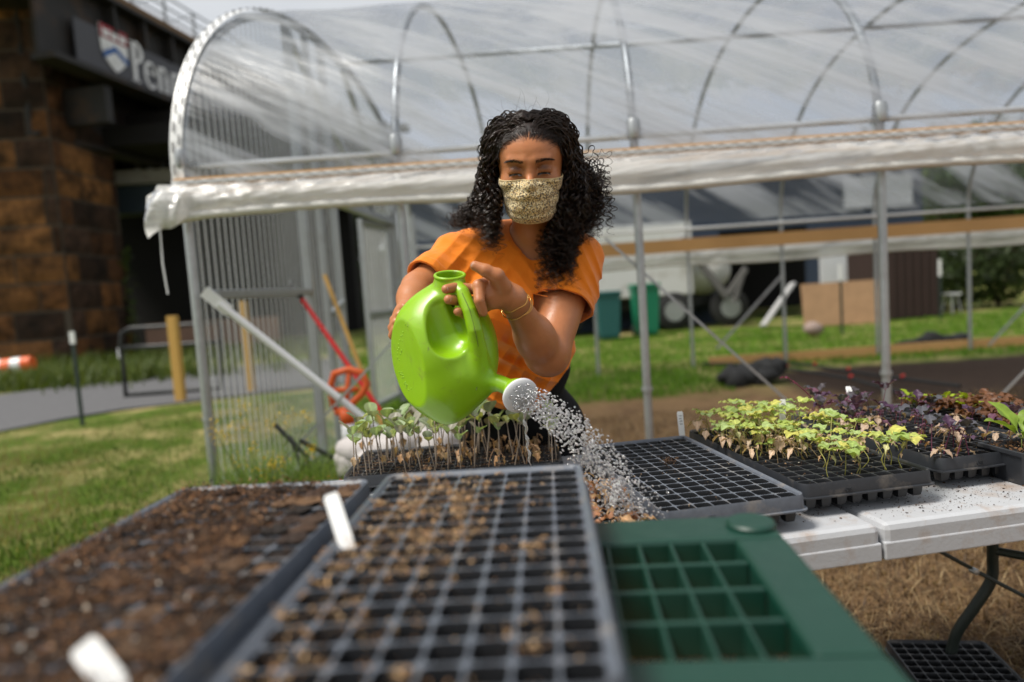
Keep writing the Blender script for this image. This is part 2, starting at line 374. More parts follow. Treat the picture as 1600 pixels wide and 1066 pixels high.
for z in (2.6, 2.9, 3.25): gb(b, 3, LEN+5, zb+z, zb+z+.05, 0, .05)
for k in range(18):
    a = dirg*(5+1.5*k)+V(0, 0, zb+2.35); b.bar(a, a+dirg*1.5+V(0, 0, .88), .035, .035)
b.build('railing', M['galv'], br)
b = MB(); gb(b, 4.0, 12, zb-.06, zb+1.12, .10, .05)
sg = tag(b.build('banner_sign', M['banner'], None), 'dark banner with white lettering and a red white and blue shield on the bridge girder', 'sign'); sg.location = S0
ang = math.atan2(dirg[1], dirg[0])
def text(body, size, loc, rz, rx, parent, name, mat, ext=.01, sx=1.0, font=None, align='LEFT'):
    cu = bpy.data.curves.new(name, 'FONT'); cu.body = body; cu.size = size; cu.extrude = ext; cu.align_x = align
    if font: 
        try: cu.font = bpy.data.fonts.load(font)
        except Exception: pass
    ob = bpy.data.objects.new(name, cu); COL.objects.link(ob)
    dg = bpy.context.evaluated_depsgraph_get(); me = bpy.data.meshes.new_from_object(ob.evaluated_get(dg)); bpy.data.objects.remove(ob)
    me.materials.clear(); me.materials.append(mat)
    ob = bpy.data.objects.new(name, me); COL.objects.link(ob); ob.location = [float(q) for q in loc]; ob.rotation_euler = (rx, 0, rz); ob.scale = (sx, 1, 1); ob.parent = parent; return ob
M['lettering'] = simple('white_lettering', (.72, .72, .72), .5, .05)
# serif lettering built from stroke outlines: P e n n
def glyph_strokes():
    th, tn = .17, .07
    def line(a, c, wd): return ('l', a, c, wd)
    def arc(c, rx, ry, a0, a1, w0, w1): return ('a', c, rx, ry, a0, a1, w0, w1)
    P_ = [line((.22, 0), (.22, 1.0), th), line((.05, .02), (.42, .02), .05), line((.03, .98), (.28, .98), .05), arc((.30, .76), .27, .24, 100, -95, .06, .15)]
    e_ = [arc((.30, .32), .25, .32, 20, 322, .08, .12), line((.10, .38), (.50, .38), .06), arc((.30, .36), .23, .28, -5, 60, .1, .08)]
    n_ = [line((.14, 0), (.14, .62), th*.9), line((.02, .62), (.15, .62), .05), line((.0, .02), (.28, .02), .05), arc((.33, .44), .17, .19, 175, 10, .06, .13), line((.49, .0), (.49, .46), th*.9), line((.36, .02), (.62, .02), .05)]
    return [(P_, .66), (e_, .62), (n_, .70), (n_, .70)]
b = MB(); xo = 0; SZ = .90; SV = 1.28
def fp(s, z): return dirg*s+nout*.15+V(0, 0, z)
letters0, lz = 5.98, zb+.04
def stroke(b, p, wds):
    p = np.array(p)*V(1, SV); T = np.gradient(p, axis=0); T /= np.linalg.norm(T, axis=1)[:, None]; Nn = np.stack([-T[:, 1], T[:, 0]], 1)
    l = p+Nn*np.array(wds)[:, None]/2; r_ = p-Nn*np.array(wds)[:, None]/2
    vs = [fp(letters0+q[0], lz+q[1]) for q in np.concatenate([l, r_])]; k = len(p)
    vs2 = [v-nout*.03 for v in vs]
    b.add(vs+vs2, [(i, i+1, k+i+1, k+i) for i in range(k-1)]+[(2*k+i, 2*k+i+1, i+1, i) for i in range(k-1)]+[(k+i, k+i+1, 3*k+i+1, 3*k+i) for i in range(k-1)])
for gl, adv in glyph_strokes():
    for st in gl:
        if st[0] == 'l':
            _, a, c, wd = st; p = [((xo+a[0]+(c[0]-a[0])*t)*SZ, (a[1]+(c[1]-a[1])*t)*SZ) for t in (0, .5, 1)]; stroke(b, p, [wd*SZ]*3)
        else:
            _, c, rx, ry, a0, a1, w0, w1 = st; T = np.radians(np.linspace(a0, a1, 18)); ww = w0+(w1-w0)*np.sin(np.linspace(0, math.pi, 18))
            stroke(b, [((xo+c[0]+rx*math.cos(t))*SZ, (c[1]+ry*math.sin(t))*SZ) for t in T], ww*SZ)
    xo += adv
b.build('lettering', M['lettering'], sg)
# shield
M['shield_red'] = simple('shield_red', (.28, .01, .02), .6, .1); M['shield_blue'] = simple('shield_blue', (.02, .10, .32), .6, .1)
def shield_poly(b, pts, off, mi=0, th=.03):
    k = len(pts); f = [dirg*p[0]+nout*(off)+V(0, 0, p[1]) for p in pts]; g2 = [v-nout*th for v in f]
    b.add(f+g2, [tuple(range(k))]+[(i, k+i, k+(i+1) % k, (i+1) % k) for i in range(k)], mi)
sx0, sw, sz1 = 4.86, 1.05, zb+1.28
def sh(u, v): return (sx0+u*sw, sz1-v*1.22)
out_l = [(0, 0)]+[(.02+.48*(t**2.2), .45+.55*t) for t in np.linspace(0, 1, 8)]
out_r = [(1-.02-.48*(t**2.2), .45+.55*t) for t in np.linspace(1, 0, 8)][1:]+[(1, 0)]
b = MB(); shield_poly(b, [sh(u, v) for u, v in out_l+out_r], .16); s1 = b.build('shield', M['lettering'], sg)
b = MB(); shield_poly(b, [sh(*q) for q in ((0, 0), (0, .3), (1, .3), (1, 0))], .175, 0, .01); b.build('shield_band', M['shield_red'], s1)
b = MB()
for u in (.2, .5, .8): shield_poly(b, [sh(*q) for q in ((u-.12, .08), (u-.12, .24), (u, .27), (u+.12, .24), (u+.12, .08), (u, .12))], .185, 0, .008)
b.build('shield_books', M['lettering'], s1)
b = MB(); shield_poly(b, [sh(*q) for q in ((.06, .62), (.5, .40), (.94, .62), (.94, .76), (.5, .54), (.06, .76))], .176, 0, .01)
b.build('shield_chevron', M['shield_blue'], s1)
b = MB()
for cu_, cv in ((.25, .47), (.75, .47), (.5, .74)):
    b = MB(); shield_poly(b, [sh(cu_+.085*math.cos(t), cv+.06*math.sin(t)) for t in np.linspace(0, 2*math.pi, 12, endpoint=False)], .186, 0, .008); b.build('shield_disc', M['lettering'], s1)

# crossing beams and the gloom below the bridge, put into the wall colour
b = MB()
b.bar(W(150, 218, 23.5), W(640, 200, 25), .35, .25); cb = tag(b.build('concrete_ledge', M['concrete']), 'thin pale pipe railing crossing under the bridge beside the stone pier', 'railing')
b = MB(); b.bar(W(150, 283, 24), W(660, 262, 25.5), 1.0, .45); tag(b.build('concrete_beam', M['concrete']), 'pale concrete beam spanning under the bridge above the blue beam', 'beam')
b = MB(); b.bar(W(150, 318, 24.3), W(660, 292, 25.8), 1.0, .95); tag(b.build('steel_beam', M['bluesteel']), 'dark blue steel beam spanning under the bridge', 'beam')
b = MB()
for k in range(9): b.bar(W(215+20*k, 226, 24.0), W(215+20*k, 270, 24.0), .12, .12)
tag(b.build('balustrade', M['galv']), 'low grey balustrade between the two pale bridge beams', 'railing')
ab = empty('bridge_abutment', 'abutment wall coloured black for the gloom beneath the railway bridge', 'wall', G(330, 540))
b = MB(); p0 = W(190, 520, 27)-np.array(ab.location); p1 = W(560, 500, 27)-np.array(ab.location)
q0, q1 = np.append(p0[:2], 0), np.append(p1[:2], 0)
b.bar(q0+V(0, .4, 4.2), q1+V(0, .4, 4.2), .8, 9.0, up=(0, 0, 1)); b.build('wall', M['bridge_shade'], ab)
b = MB(); b.box((q0+q1)/2+V(0, -2.6, 6.7), (np.linalg.norm(q1-q0)*1.1, 6, .6), 0); b.build('soffit', M['bridge_shade'], ab)
# ------------------------------------------------------------------ background objects
def lump(b, c, size, n=1, mi=0, tint=None, seed=0, sub=2, rough=.18):
    import bmesh
    bm = bmesh.new(); bmesh.ops.create_icosphere(bm, subdivisions=sub, radius=1); v = np.array([q.co[:] for q in bm.verts]); f = [[q.index for q in p.verts] for p in bm.faces]; bm.free()
    r = np.random.default_rng(seed); k = r.normal(size=(4, 3))*2; ph = r.uniform(0, 6, 4)
    d = 1+rough*sum(np.sin(v@k[i]+ph[i]) for i in range(4))/2
    b.add(v*d[:, None]*np.array(size)+np.array(c), f, mi, tint)
M['barn'] = simple('slate_blue_siding', (.032, .048, .078), .8, .12, 1.5)
M['barnwhite'] = simple('white_siding', (.68, .69, .70), .7, .08, 2)
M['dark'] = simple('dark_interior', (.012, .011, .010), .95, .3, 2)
M['brownbox'] = simple('dark_brown_container', (.035, .018, .014), .8, .3, 2)
M['tire'] = simple('black_rubber', (.015, .015, .015), .8)
M['bluegreen'] = simple('teal_plastic', (.015, .10, .10), .5, .1); M['greenbin'] = simple('green_bin_plastic', (.005, .17, .09), .45, .1)
M['truckwhite'] = simple('dusty_white_paint', (.62, .62, .60), .5, .15, 2, dirt=(.3, .27, .22), dscale=2)

# slate building with an open bay, at about 18 m
bo = G(1230, 493); Yb = 17.5
x0 = W(640, 400, Yb)[0]; x1 = W(1440, 400, Yb)[0]
bl = empty('storage_building', 'long slate blue storage building with a dark open bay and white wall panels', 'building', (0, Yb, 0))
def wall_seg(a, c, z0, z1, name, mat, dy=0, th=.2):
    b = MB(); b.box(((a+c)/2, dy, (z0+z1)/2), (c-a, th, z1-z0)); return b.build(name, mat, bl)
bx0, bx1 = W(1125, 450, Yb)[0], W(1262, 450, Yb)[0]
wall_seg(x0, bx0, -.1, 3.95, 'wall', M['barn']); wall_seg(bx1, x1, -.1, 3.95, 'wall', M['barn']); wall_seg(bx0, bx1, 2.3, 3.95, 'wall', M['barn'])
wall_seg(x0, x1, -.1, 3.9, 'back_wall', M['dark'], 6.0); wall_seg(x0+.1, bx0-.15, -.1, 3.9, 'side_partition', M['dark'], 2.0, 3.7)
b = MB(); b.add([(x0-.3, -.5, 3.96), (x1+.3, -.5, 3.96), (x1+.3, 6.3, 4.4), (x0-.3, 6.3, 4.4)], [(0, 1, 2, 3)]); b.add([(x0-.3, -.5, 3.78), (x1+.3, -.5, 3.78), (x1+.3, -.5, 3.96), (x0-.3, -.5, 3.96)], [(0, 1, 2, 3)])
b.build('roof', M['barn'], bl)
a_, c_ = W(1278, 440, Yb)[0], W(1372, 440, Yb)[0]; wall_seg(a_, c_, .1, W(1320, 405, Yb)[2]+.3, 'white_panel', M['barnwhite'], -.16, .1)
a_, c_ = W(1313, 300, Yb)[0], W(1418, 300, Yb)[0]; wall_seg(a_, c_, W(1365, 324, Yb)[2], W(1365, 283, Yb)[2]+.1, 'upper_white_panel', M['barnwhite'], -.16, .1)
p = G(1316, 508); b = MB(); S = W(1256, 472, p[1]); T = W(1378, 508, p[1])
b.box((0, 0, .45), (T[0]-S[0], .05, .9)); o = tag(b.build('plywood_sheet', M['plywood']), 'warped brown plywood sheet standing in front of the white wall panel', 'plywood'); o.location = ((S[0]+T[0])/2, p[1], 0); o.rotation_euler = (-.12, 0, 0)
p = W(1405, 492, 14.6); b = MB(); b.box((0, .9, .85), (1.05, 1.8, 1.7)); 
for k in range(6): b.box((-.44+.175*k, -.015, .85), (.05, .03, 1.6))
o = tag(b.build('storage_crate', M['brownbox']), 'dark brown slatted storage container at the right end of the slate building', 'container'); o.location = (W(1428, 450, 14.6)[0], 14.6, 0)
b = MB(); b.bar((0, 0, .06), (.80, .3, .92), .05, .20, up=(0, 1, 0)); o = tag(b.build('ramp_board', simple('weathered_board', (.42, .42, .42), .8)), 'pale board leaning up against the dark open bay', 'board'); o.location = G(1192, 514)
# truck
tp = G(1020, 519); Yt = 16.0
tr = empty('utility_truck', 'dusty white box truck with a grey loader arm parked beside the slate building', 'truck', (W(1000, 500, Yt)[0], Yt, 0))
X0 = W(1000, 500, Yt)[0]
def tx(px): return W(px, 450, Yt)[0]-X0
b = MB(); b.box(((tx(850)+tx(1085))/2, 1.1, 1.65), (tx(1085)-tx(850), 2.2, 1.7)); b.build('cargo_box', M['truckwhite'], tr, bevel=.04)
b = MB(); b.box(((tx(850)+tx(1150))/2, 1.1, .62), (tx(1150)-tx(850), .9, .25)); b.build('chassis', M['blacksteel'], tr)
for px in (880, 1052, 1140):
    b = MB(); b.lathe([(0, -.14), (.30, -.14), (.44, -.10), (.44, .10), (.30, .14), (0, .14)], (tx(px), .1, .44), 24, axis=(0, 1, 0)); wh = b.build('wheel', M['tire'], tr)
    b = MB(); b.lathe([(0, .15), (.24, .15), (.24, .10)], (tx(px), .1, .44), 20, axis=(0, -1, 0)); b.build('rim', M['galv'], wh)
b = MB(); lump(b, (tx(1115), .8, 1.35), (.62, .7, .62), seed=3, rough=.05, sub=3); b.build('drum', M['truckwhite'], tr, smooth=True)
b = MB(); a = V(tx(1065), -.15, 2.1)
b.bar(a, V(tx(1130), -.2, .7), .16, .16); b.bar(V(tx(1130), -.2, .7), V(tx(1160), -.25, 1.3), .13, .13); b.bar(V(tx(1090), -.2, 1.5), V(tx(1150), -.2, 1.9), .12, .12); b.bar(V(tx(1160), -.25, 1.35), V(tx(1140), -.3, .55), .08, .08)
b.build('loader_arm', simple('grey_steel', (.12, .115, .11), .5, .3), tr, bevel=.01)
def bin_(px, py, sc_, mat, label):
    p = G(px, py); t = empty('wheelie_bin', label, 'bin', p, group='plastic bins by the truck'); b = MB()
    b.lathe([(0, .02), (.27, .02), (.30, .1), (.36, .92), (.385, .93), (.385, .99), (.34, .99), (.30, .2)], (0, 0, 0), 4, ); 
    o = b.build('bin_body', mat, t, bevel=.02); o.rotation_euler[2] = math.pi/4
    b = MB(); b.box((0, .0, 1.02), (.56, .58, .05)); b.box((0, .30, .96), (.5, .06, .06)); b.build('lid', mat, t, bevel=.015)
    for s in (-1, 1): b = MB(); b.lathe([(0, -.03), (.1, -.03), (.1, .03), (0, .03)], (.2*s, .27, .1), 14, axis=(1, 0, 0)); b.build('wheel', M['tire'], t)
    t.scale = (sc_,)*3
bin_(1010, 524, 1.08, M['greenbin'], 'bright green wheeled bin standing right in front of the white truck')
bin_(952, 530, .98, M['bluegreen'], 'dull teal wheeled bin standing left of the bright green bin')
# T posts
def tpost(px, py, top, label, white=.16):
    p = G(px, py); h = W(px, top, p[1])[2]; t = empty('fence_post', label, 'post', p, group='steel fence posts'); b = MB()
    b.box((0, 0, h/2-.1), (.045, .008, h+.1)); b.box((0, .018, h/2-.1), (.008, .036, h+.1))
    for z in np.arange(.1, h-.2, .06): b.box((0, -.006, z), (.014, .006, .02))
    b.build('post', simple('dark_green_paint', (.02, .035, .03), .5), t); b = MB(); b.box((0, 0, h-white/2), (.052, .024, white)); b.build('white_tip', M['whitepaint'], t)
tpost(129, 664, 517, 'dark green steel post with white tip on the lawn in front of the stone pier', .14)
tpost(1316, 522, 412, 'dark steel fence post with pale tip in front of the white wall panel', .3)
tpost(1470, 498, 405, 'dark steel fence post with pale tip before the distant trees at right', .35)
# wooden post
def post(px, py, top, wd, mat, label):
    p = G(px, py); h = W(px, top, p[1])[2]; b = MB(); b.box((0, 0, h/2-.1), (wd, wd, h+.2)); o = tag(b.build('wooden_post', mat, bevel=.006), label, 'post'); o.location = p; return o
post(283, 627, 493, .115, M['yellowpost'], 'yellow square wooden post at the lawn edge left of the greenhouse')
post(393, 612, 470, .10, M['yellowpost'], 'yellowish wooden post seen through the clear corrugated greenhouse wall')
# gate
gp = G(195, 622); gt = empty('tube_gate', 'dark rounded tubular steel gate across the asphalt path', 'gate', gp)
def gpt(px, py): q = W(px, py, gp[1]); return q-np.array(gp)
for k, (pts) in enumerate(([(197, 622), (193, 575), (188, 540), (190, 520), (203, 513), (240, 511), (300, 507), (345, 504), (345, 606), (300, 609), (197, 618)], [(191, 543), (240, 541), (300, 537), (345, 534)])):
    b = MB(); b.tube([gpt(*q) for q in pts], .03, 8); b.build('gate_tube', M['blacksteel'], gt, smooth=True)
b = MB(); b.box(gpt(188, 552), (.06, .04, .14)); b.build('white_plate', M['whitepaint'], gt)
b = MB(); q0 = G(205, 560); q1 = G(420, 548); b.bar(q0+V(0, 1, .55), q1+V(0, 1, .55), .15, .7); tag(b.build('low_wall', simple('weathered_board_wall', (.22, .13, .09), .9, .3, 2)), 'low weathered brown wall behind the tube gate', 'wall')
# barrel lying
bp = G(18, 592); br_ = empty('traffic_barrel', 'orange and white striped traffic barrel lying in weeds by the stone pier', 'barrel', bp)
M['orange'] = simple('orange_plastic', (.75, .12, .02), .5, .1); axb = nrm(V(1, .1, .12))
for k in range(5):
    b = MB(); r1 = .22-.015*k; b.lathe([(r1 if k else 0, .2*k), (r1, .2*k), (r1-.01, .2*k+.2), (0 if k == 4 else r1-.01, .2*k+.2)], (-.55, 0, .2), 20, axis=axb); b.build('stripe_band', M['orange'] if k % 2 == 0 else M['whitepaint'], br_, smooth=False)
# small stuff on the far lawn
b = MB(); lump(b, (0, 0, .15), (.17, .13, .13), seed=5, rough=.1); o = tag(b.build('boulder', simple('pinkish_stone', (.28, .21, .18), .9), smooth=True), 'round pinkish pale stone lying on the bright grass', 'stone'); o.location = G(1271, 528)
b = MB()
for k in range(5): lump(b, (.22*k-.3, .05*k, .09), (.16, .12, .06+.03*(k % 3)), seed=20+k)
o = tag(b.build('black_tarp', M['tire'], smooth=True), 'crumpled black tarp lying on the far right grass', 'tarp'); o.location = G(1452, 544)
b = MB()
for k in range(9): lump(b, rng.uniform((-.28, -.1, .05), (.35, .15, .16)), (.13, .12, .10), seed=40+k, rough=.4)
o = tag(b.build('black_sack', M['tire'], smooth=True), 'crumpled black plastic sack on the ground inside the greenhouse', 'sack'); o.location = G(1178, 598)
b = MB(); b.lathe([(0, 0), (.2, 0), (.2, .03), (0, .03)], (0, 0, .42), 18)
for a in range(3): b.bar((.12*math.cos(a*2.1), .12*math.sin(a*2.1), .42), (.22*math.cos(a*2.1), .22*math.sin(a*2.1), 0), .02, .02)
o = tag(b.build('stool', M['whitepaint']), 'small round white stool on the grass before the distant trees', 'stool'); o.location = G(1487, 490); o.scale = (1.0,)*3
# drip lines with red fittings
for j, (pts, lab) in enumerate((([(1100, 572), (1150, 575), (1230, 580), (1330, 600), (1420, 622)], 'black drip irrigation hose with red fittings, the one nearer the black sack'), ([(1180, 568), (1270, 578), (1360, 590), (1500, 612)], 'black drip irrigation hose with red fittings, the one crossing the dark soil bed'))):
    t = empty('irrigation_hose', lab, 'hose', (0, 0, 0), group='irrigation hoses'); b = MB(); P_ = [G(*q)+V(0, 0, .03+.02*(k % 2)) for k, q in enumerate(pts)]; b.tube(P_, .018, 6); b.build('tube', M['tire'], t)
    for q in ((.35, .55, .8) if j else (.5, .75)):
        i = q*(len(P_)-1); i0 = int(i); c = P_[i0]*(1-i+i0)+P_[min(i0+1, len(P_)-1)]*(i-i0); b = MB(); b.lathe([(0, -.02), (.013, -.02), (.017, 0), (.013, .02), (0, .02)], c+V(0, 0, .03), 10, axis=(1, .3, .2)); b.build('red_fitting', simple('red_fitting_plastic', (.5, .03, .02), .5), t)

# trees beyond
M['bark'] = simple('bark', (.07, .05, .035), .9, .4, 8)
def tree(px, Yv, h, rad, label, n=2600, base=.25, leaf=.16, name='leafy_tree', tone=(.05, .09, .02)):
    x = W(px, 450, Yv)[0]; t = empty(name, label, 'tree', (x, Yv, 0), group='trees behind the site'); r = np.random.default_rng(int(px+Yv*10))
    b = MB(); H = h*.55; b.tube([(0, 0, -.2), (.1, 0, H*.5), (.05, .1, H), (0, .1, h*.8)], [h*.035, h*.027, h*.018, h*.008], 8)
    cl = []
    for k in range(11):
        a = r.uniform(0, 6.28); z = h*r.uniform(base, .92); q = r.uniform(.25, .8)*rad*math.sqrt(max(.1, 1-((z/h-.5)/.6)**2)); c = V(q*math.cos(a), q*math.sin(a), z); cl.append((c, rad*r.uniform(.32, .52)))
        s0 = V(.05, .05, min(z*.7, h*.6)); b.tube([s0, (s0+c)/2+V(0, 0, .1*h*r.random()), c], [h*.012, h*.008, h*.003], 5)
    b.build('trunk', M['bark'], t)
    cl.append((V(0, 0, h*.6), rad*.55)); C_ = np.array([cl[i][0] for i in r.integers(0, len(cl), n)]); idx = r.integers(0, len(cl), n)
    C_ = np.array([cl[i][0] for i in idx]); R_ = np.array([cl[i][1] for i in idx]); d = r.normal(size=(n, 3)); d /= np.linalg.norm(d, axis=1)[:, None]; P_ = C_+d*(R_*r.uniform(.55, 1.08, n)**.6)[:, None]*V(1, 1, .8)
    u = r.normal(size=(n, 3)); u /= np.linalg.norm(u, axis=1)[:, None]; v = np.cross(u, d); v /= np.linalg.norm(v, axis=1)[:, None]+1e-9; s = leaf*r.uniform(.6, 1.4, n)[:, None]
    vs = np.stack([P_-u*s, P_+v*s*.6, P_+u*s, P_-v*s*.6], 1).reshape(-1, 3); col = np.array(tone)*r.uniform(.5, 1.5, (n, 1))*np.where(r.random((n, 1)) < .15, [[1.7, 1.4, 1]], [[1, 1, 1]])
    b = MB(); b.add(vs, np.arange(4*n).reshape(-1, 4).tolist(), 0, np.repeat(col, 4, 0)); b.build('crown', M['blade'], t)
for a in ((1405, 30, 6.5, 3.2, 'dark leafy tree rising behind the brown container'), (1470, 34, 7.5, 4.0, 'broad dark green tree right of the brown container'), (1555, 32, 6.8, 3.8, 'dense green tree near the right edge of the field'), (1640, 30, 7.5, 3.8, 'tall dense tree at the far right edge of the field'), (1510, 40, 9, 4.5, 'tall far tree behind the dense green ones at right')): tree(*a, base=.12)
# far treeline and low dark shrubs
r_ = np.random.default_rng(4); n = 26000; X_ = r_.uniform(-70, 110, n); hh = 6.5+2.2*np.sin(X_*.21)+1.4*np.sin(X_*.57+1)+.8*np.sin(X_*1.3); Z_ = hh*r_.uniform(0, 1, n)**.8; Yt_ = 62+3*np.sin(X_*.4)+r_.uniform(-2.5, 2.5, n)
P_ = np.stack([X_, Yt_, Z_], 1); u = r_.normal(size=(n, 3)); u /= np.linalg.norm(u, axis=1)[:, None]; v = np.cross(u, r_.normal(size=(n, 3))); v /= np.linalg.norm(v, axis=1)[:, None]; s_ = r_.uniform(.3, .8, n)[:, None]
b = MB(); b.add(np.stack([P_-u*s_, P_+v*s_*.6, P_+u*s_, P_-v*s_*.6], 1).reshape(-1, 3), np.arange(4*n).reshape(-1, 4).tolist(), 0, np.repeat(V(.045, .075, .02)*r_.uniform(.5, 1.4, (n, 1)), 4, 0)); tag(b.build('treeline', M['blade']), 'far dark green treeline along the horizon', 'trees', kind='stuff')
for k, (px, py, w_, h_) in enumerate(((1445, 478, 2.0, 1.5), (1500, 474, 2.4, 1.9), (1560, 470, 2.6, 1.8), (1615, 468, 2.4, 2.0))):
    p = G(px, py+8); n = 900; t = empty('dark_shrub', ('low dark shrub right beside the brown container', 'wide dark shrub behind the small white stool', 'dark shrub between the wide shrub and the right edge', 'dark shrub cut off by the right edge of the picture')[k], 'shrub', p, group='shrubs at the field edge'); d = r_.normal(size=(n, 3)); d /= np.linalg.norm(d, axis=1)[:, None]; P_ = d*V(w_*.55, .8, h_*.5)*(r_.uniform(.4, 1.1, (n, 1))**.5)+V(0, 0, h_*.5); u = r_.normal(size=(n, 3)); u /= np.linalg.norm(u, axis=1)[:, None]; v = np.cross(u, d); s_ = r_.uniform(.05, .13, n)[:, None]
    b = MB(); b.add(np.stack([P_-u*s_, P_+v*s_*.6, P_+u*s_, P_-v*s_*.6], 1).reshape(-1, 3), np.arange(4*n).reshape(-1, 4).tolist(), 0, np.repeat(V(.035, .055, .015)*r_.uniform(.5, 1.5, (n, 1)), 4, 0)); b.build('foliage', M['blade'], t)
    b = MB(); 
    for q in range(5): b.tube([(0, 0, -.05), (.2*math.cos(q*1.3), .15*math.sin(q*1.3), h_*.4), (.5*w_*.5*math.cos(q*1.3), .3*math.sin(q*1.3), h_*.8)], [.04, .025, .01], 5)
    b.build('stem', M['bark'], t)
tree(560, 30, 5, 2.2, 'small tree glimpsed through the open greenhouse door', base=.1)
tree(760, 34, 6, 3.5, 'leafy tree standing left behind the slate building', base=.12)

# ------------------------------------------------------------------ greenhouse
GX0, DX, GY0, GY1, SHEAR, NK = -1.64, 1.24, 3.6, 9.1, .43, 9
XK = [-1.64, -.53, .70, 1.975, 3.22, 4.46, 5.7, 6.94, 8.2]
ZE, RISE = 1.92, 1.50
def gh(x, s, z): return V(x+SHEAR*s, GY0+(GY1-GY0)*s, z)           # s: 0 near side, 1 far side
def arch_z(s, bulge=0.0): return ZE+RISE*(max(0, 1-abs(2*s-1)**2.3))**(1/1.9)
def film_mat(name, lo, hi, angle, milky=(.74, .76, .80), rough=.12, sc=(1.2, 9, 1.2), bump=.5, scale=2.0, cont=(.42, .62), clear=(.94, .95, .96)):
    m = N(name); st = m.noise(scale, 5, .55, stretch=sc, rot=angle, dist=.3)
    fac = m.ramp(st, [(cont[0], lo), (cont[1], hi)])
    bmp = m.bump(m.noise(scale*1.6, 4, .5, stretch=sc, rot=angle), bump, .05)
    tr = m.n('ShaderNodeBsdfTransparent'); tr.inputs[0].default_value = (*clear, 1)
    tl = m.n('ShaderNodeBsdfTranslucent'); tl.inputs[0].default_value = (*milky, 1); m.l(bmp, tl.inputs['Normal'])
    pr = m.bsdf(milky, .35, bmp, Specular_IOR_Level=.6); m1 = m.n('ShaderNodeMixShader'); m1.inputs[0].default_value = .5; m.l(tl.outputs[0], m1.inputs[1]); m.l(pr, m1.inputs[2])
    m2 = m.n('ShaderNodeMixShader'); m.l(fac, m2.inputs[0]); m.l(tr.outputs[0], m2.inputs[1]); m.l(m1.outputs[0], m2.inputs[2])
    gl = m.n('ShaderNodeBsdfGlossy'); gl.inputs['Roughness'].default_value = rough; m.l(bmp, gl.inputs['Normal'])
    fr = m.n('ShaderNodeLayerWeight'); fr.inputs[0].default_value = .12; m.l(bmp, fr.inputs['Normal'])
    m3 = m.n('ShaderNodeMixShader'); m.l(m.math('MULTIPLY', fr.outputs['Fresnel'], .8 if 'roof' not in name and 'clear' not in name else .30), m3.inputs[0]); m.l(m2.outputs[0], m3.inputs[1]); m.l(gl.outputs[0], m3.inputs[2])
    return m.out(m3.outputs[0])
M['roof_film'] = film_mat('clear_poly_film', .10, .74, (0, -.50, 0), sc=(.30, .6, 3.0), scale=2.0, milky=(.64, .67, .73), cont=(.42, .60), bump=.6, clear=(.80, .82, .85))
M['side_film'] = film_mat('rolled_poly_film', .50, .97, (0, .1, 0), milky=(.86, .86, .85), sc=(.6, 1, 6), scale=2.5, cont=(.35, .55))
M['roll'] = simple('rolled_up_film', (.66, .65, .61), .3, .2, 14, .5, .01)
def polycarb_mat():
    m = N('corrugated_polycarbonate'); g = m.n('ShaderNodeSeparateXYZ'); m.l(m.tc.outputs['Object'], g.inputs[0])
    w_ = m.math('SINE', m.math('MULTIPLY', g.outputs[1], 2*math.pi/.076)); w_ = m.math('ADD', m.math('MULTIPLY', w_, .5), .5)
    f = m.mix(m.noise(2.5, 4, stretch=(1, 1, .3)), .55, 1.0); fac = m.mix(1.0, m.ramp(w_, [(.15, .08), (.5, .24), (.9, .80)]), f, 'MULTIPLY')
    tr = m.n('ShaderNodeBsdfTransparent'); tr.inputs[0].default_value = (.86, .87, .87, 1); tl = m.n('ShaderNodeBsdfTranslucent'); tl.inputs[0].default_value = (.75, .77, .77, 1)
    m1 = m.n('ShaderNodeMixShader'); m1.inputs[0].default_value = .5; m.l(tl.outputs[0], m1.inputs[1]); m.l(m.bsdf((.7, .72, .72), .25), m1.inputs[2])
    m2 = m.n('ShaderNodeMixShader'); m.l(fac, m2.inputs[0]); m.l(tr.outputs[0], m2.inputs[1]); m.l(m1.outputs[0], m2.inputs[2]); return m.out(m2.outputs[0])
M['polycarb'] = polycarb_mat()
ghs = empty('greenhouse', 'round topped plastic film greenhouse with galvanised hoops and rolled up sides', 'greenhouse', (GX0, GY0, 0)); O = V(GX0, GY0, 0)
xe = XK[-1]
for k in range(NK):
    x = XK[k]
    zn, zf = ZE+.06, ZE+.0
    b = MB(); b.tube([gh(x, 0, -.1)-O, gh(x, 0, ZE+.04)-O], .0225 if k else .026, 12); b.tube([gh(x, 0, 0.62)-O, gh(x, 0, .64)-O], .03, 12); b.build('post', M['galv'], ghs, smooth=True, auto=.6)
    b = MB(); b.tube([gh(x, 1, -.1)-O, gh(x, 1, ZE+.04)-O], .0225, 12); b.build('post', M['galv'], ghs, smooth=True, auto=.6)
    b = MB(); b.tube([gh(x, s, arch_z(s)-.03)-O for s in (.5-.5*np.cos(np.linspace(0, math.pi, 40)))], .021, 10); b.build('hoop', M['galv'], ghs, smooth=True, auto=.6)
    b = MB(); b.lathe([(.03, -.05), (.036, -.03), (.036, .03), (.03, .05)], gh(x, 0, ZE+.07)-O+V(0, -.004, 0), 12); b.build('clamp', M['galv'], ghs, smooth=True)
b = MB(); b.tube([gh(GX0-.02, 0, 1.955)-O+V(0, .03, 0), gh(xe, 0, 1.975)-O+V(0, .03, 0)], .016, 10); b.build('purlin', M['whitepaint'], ghs, smooth=True)
b = MB(); b.tube([gh(GX0, 1, 1.84)-O-V(0, .03, 0), gh(xe, 1, 1.84)-O-V(0, .03, 0)], .02, 10); b.build('purlin', M['whitepaint'], ghs, smooth=True)
b = MB(); b.tube([gh(GX0, .5, arch_z(.5)-.08)-O, gh(xe, .5, arch_z(.5)-.08)-O], .02, 8); b.build('ridge_pole', M['galv'], ghs, smooth=True)
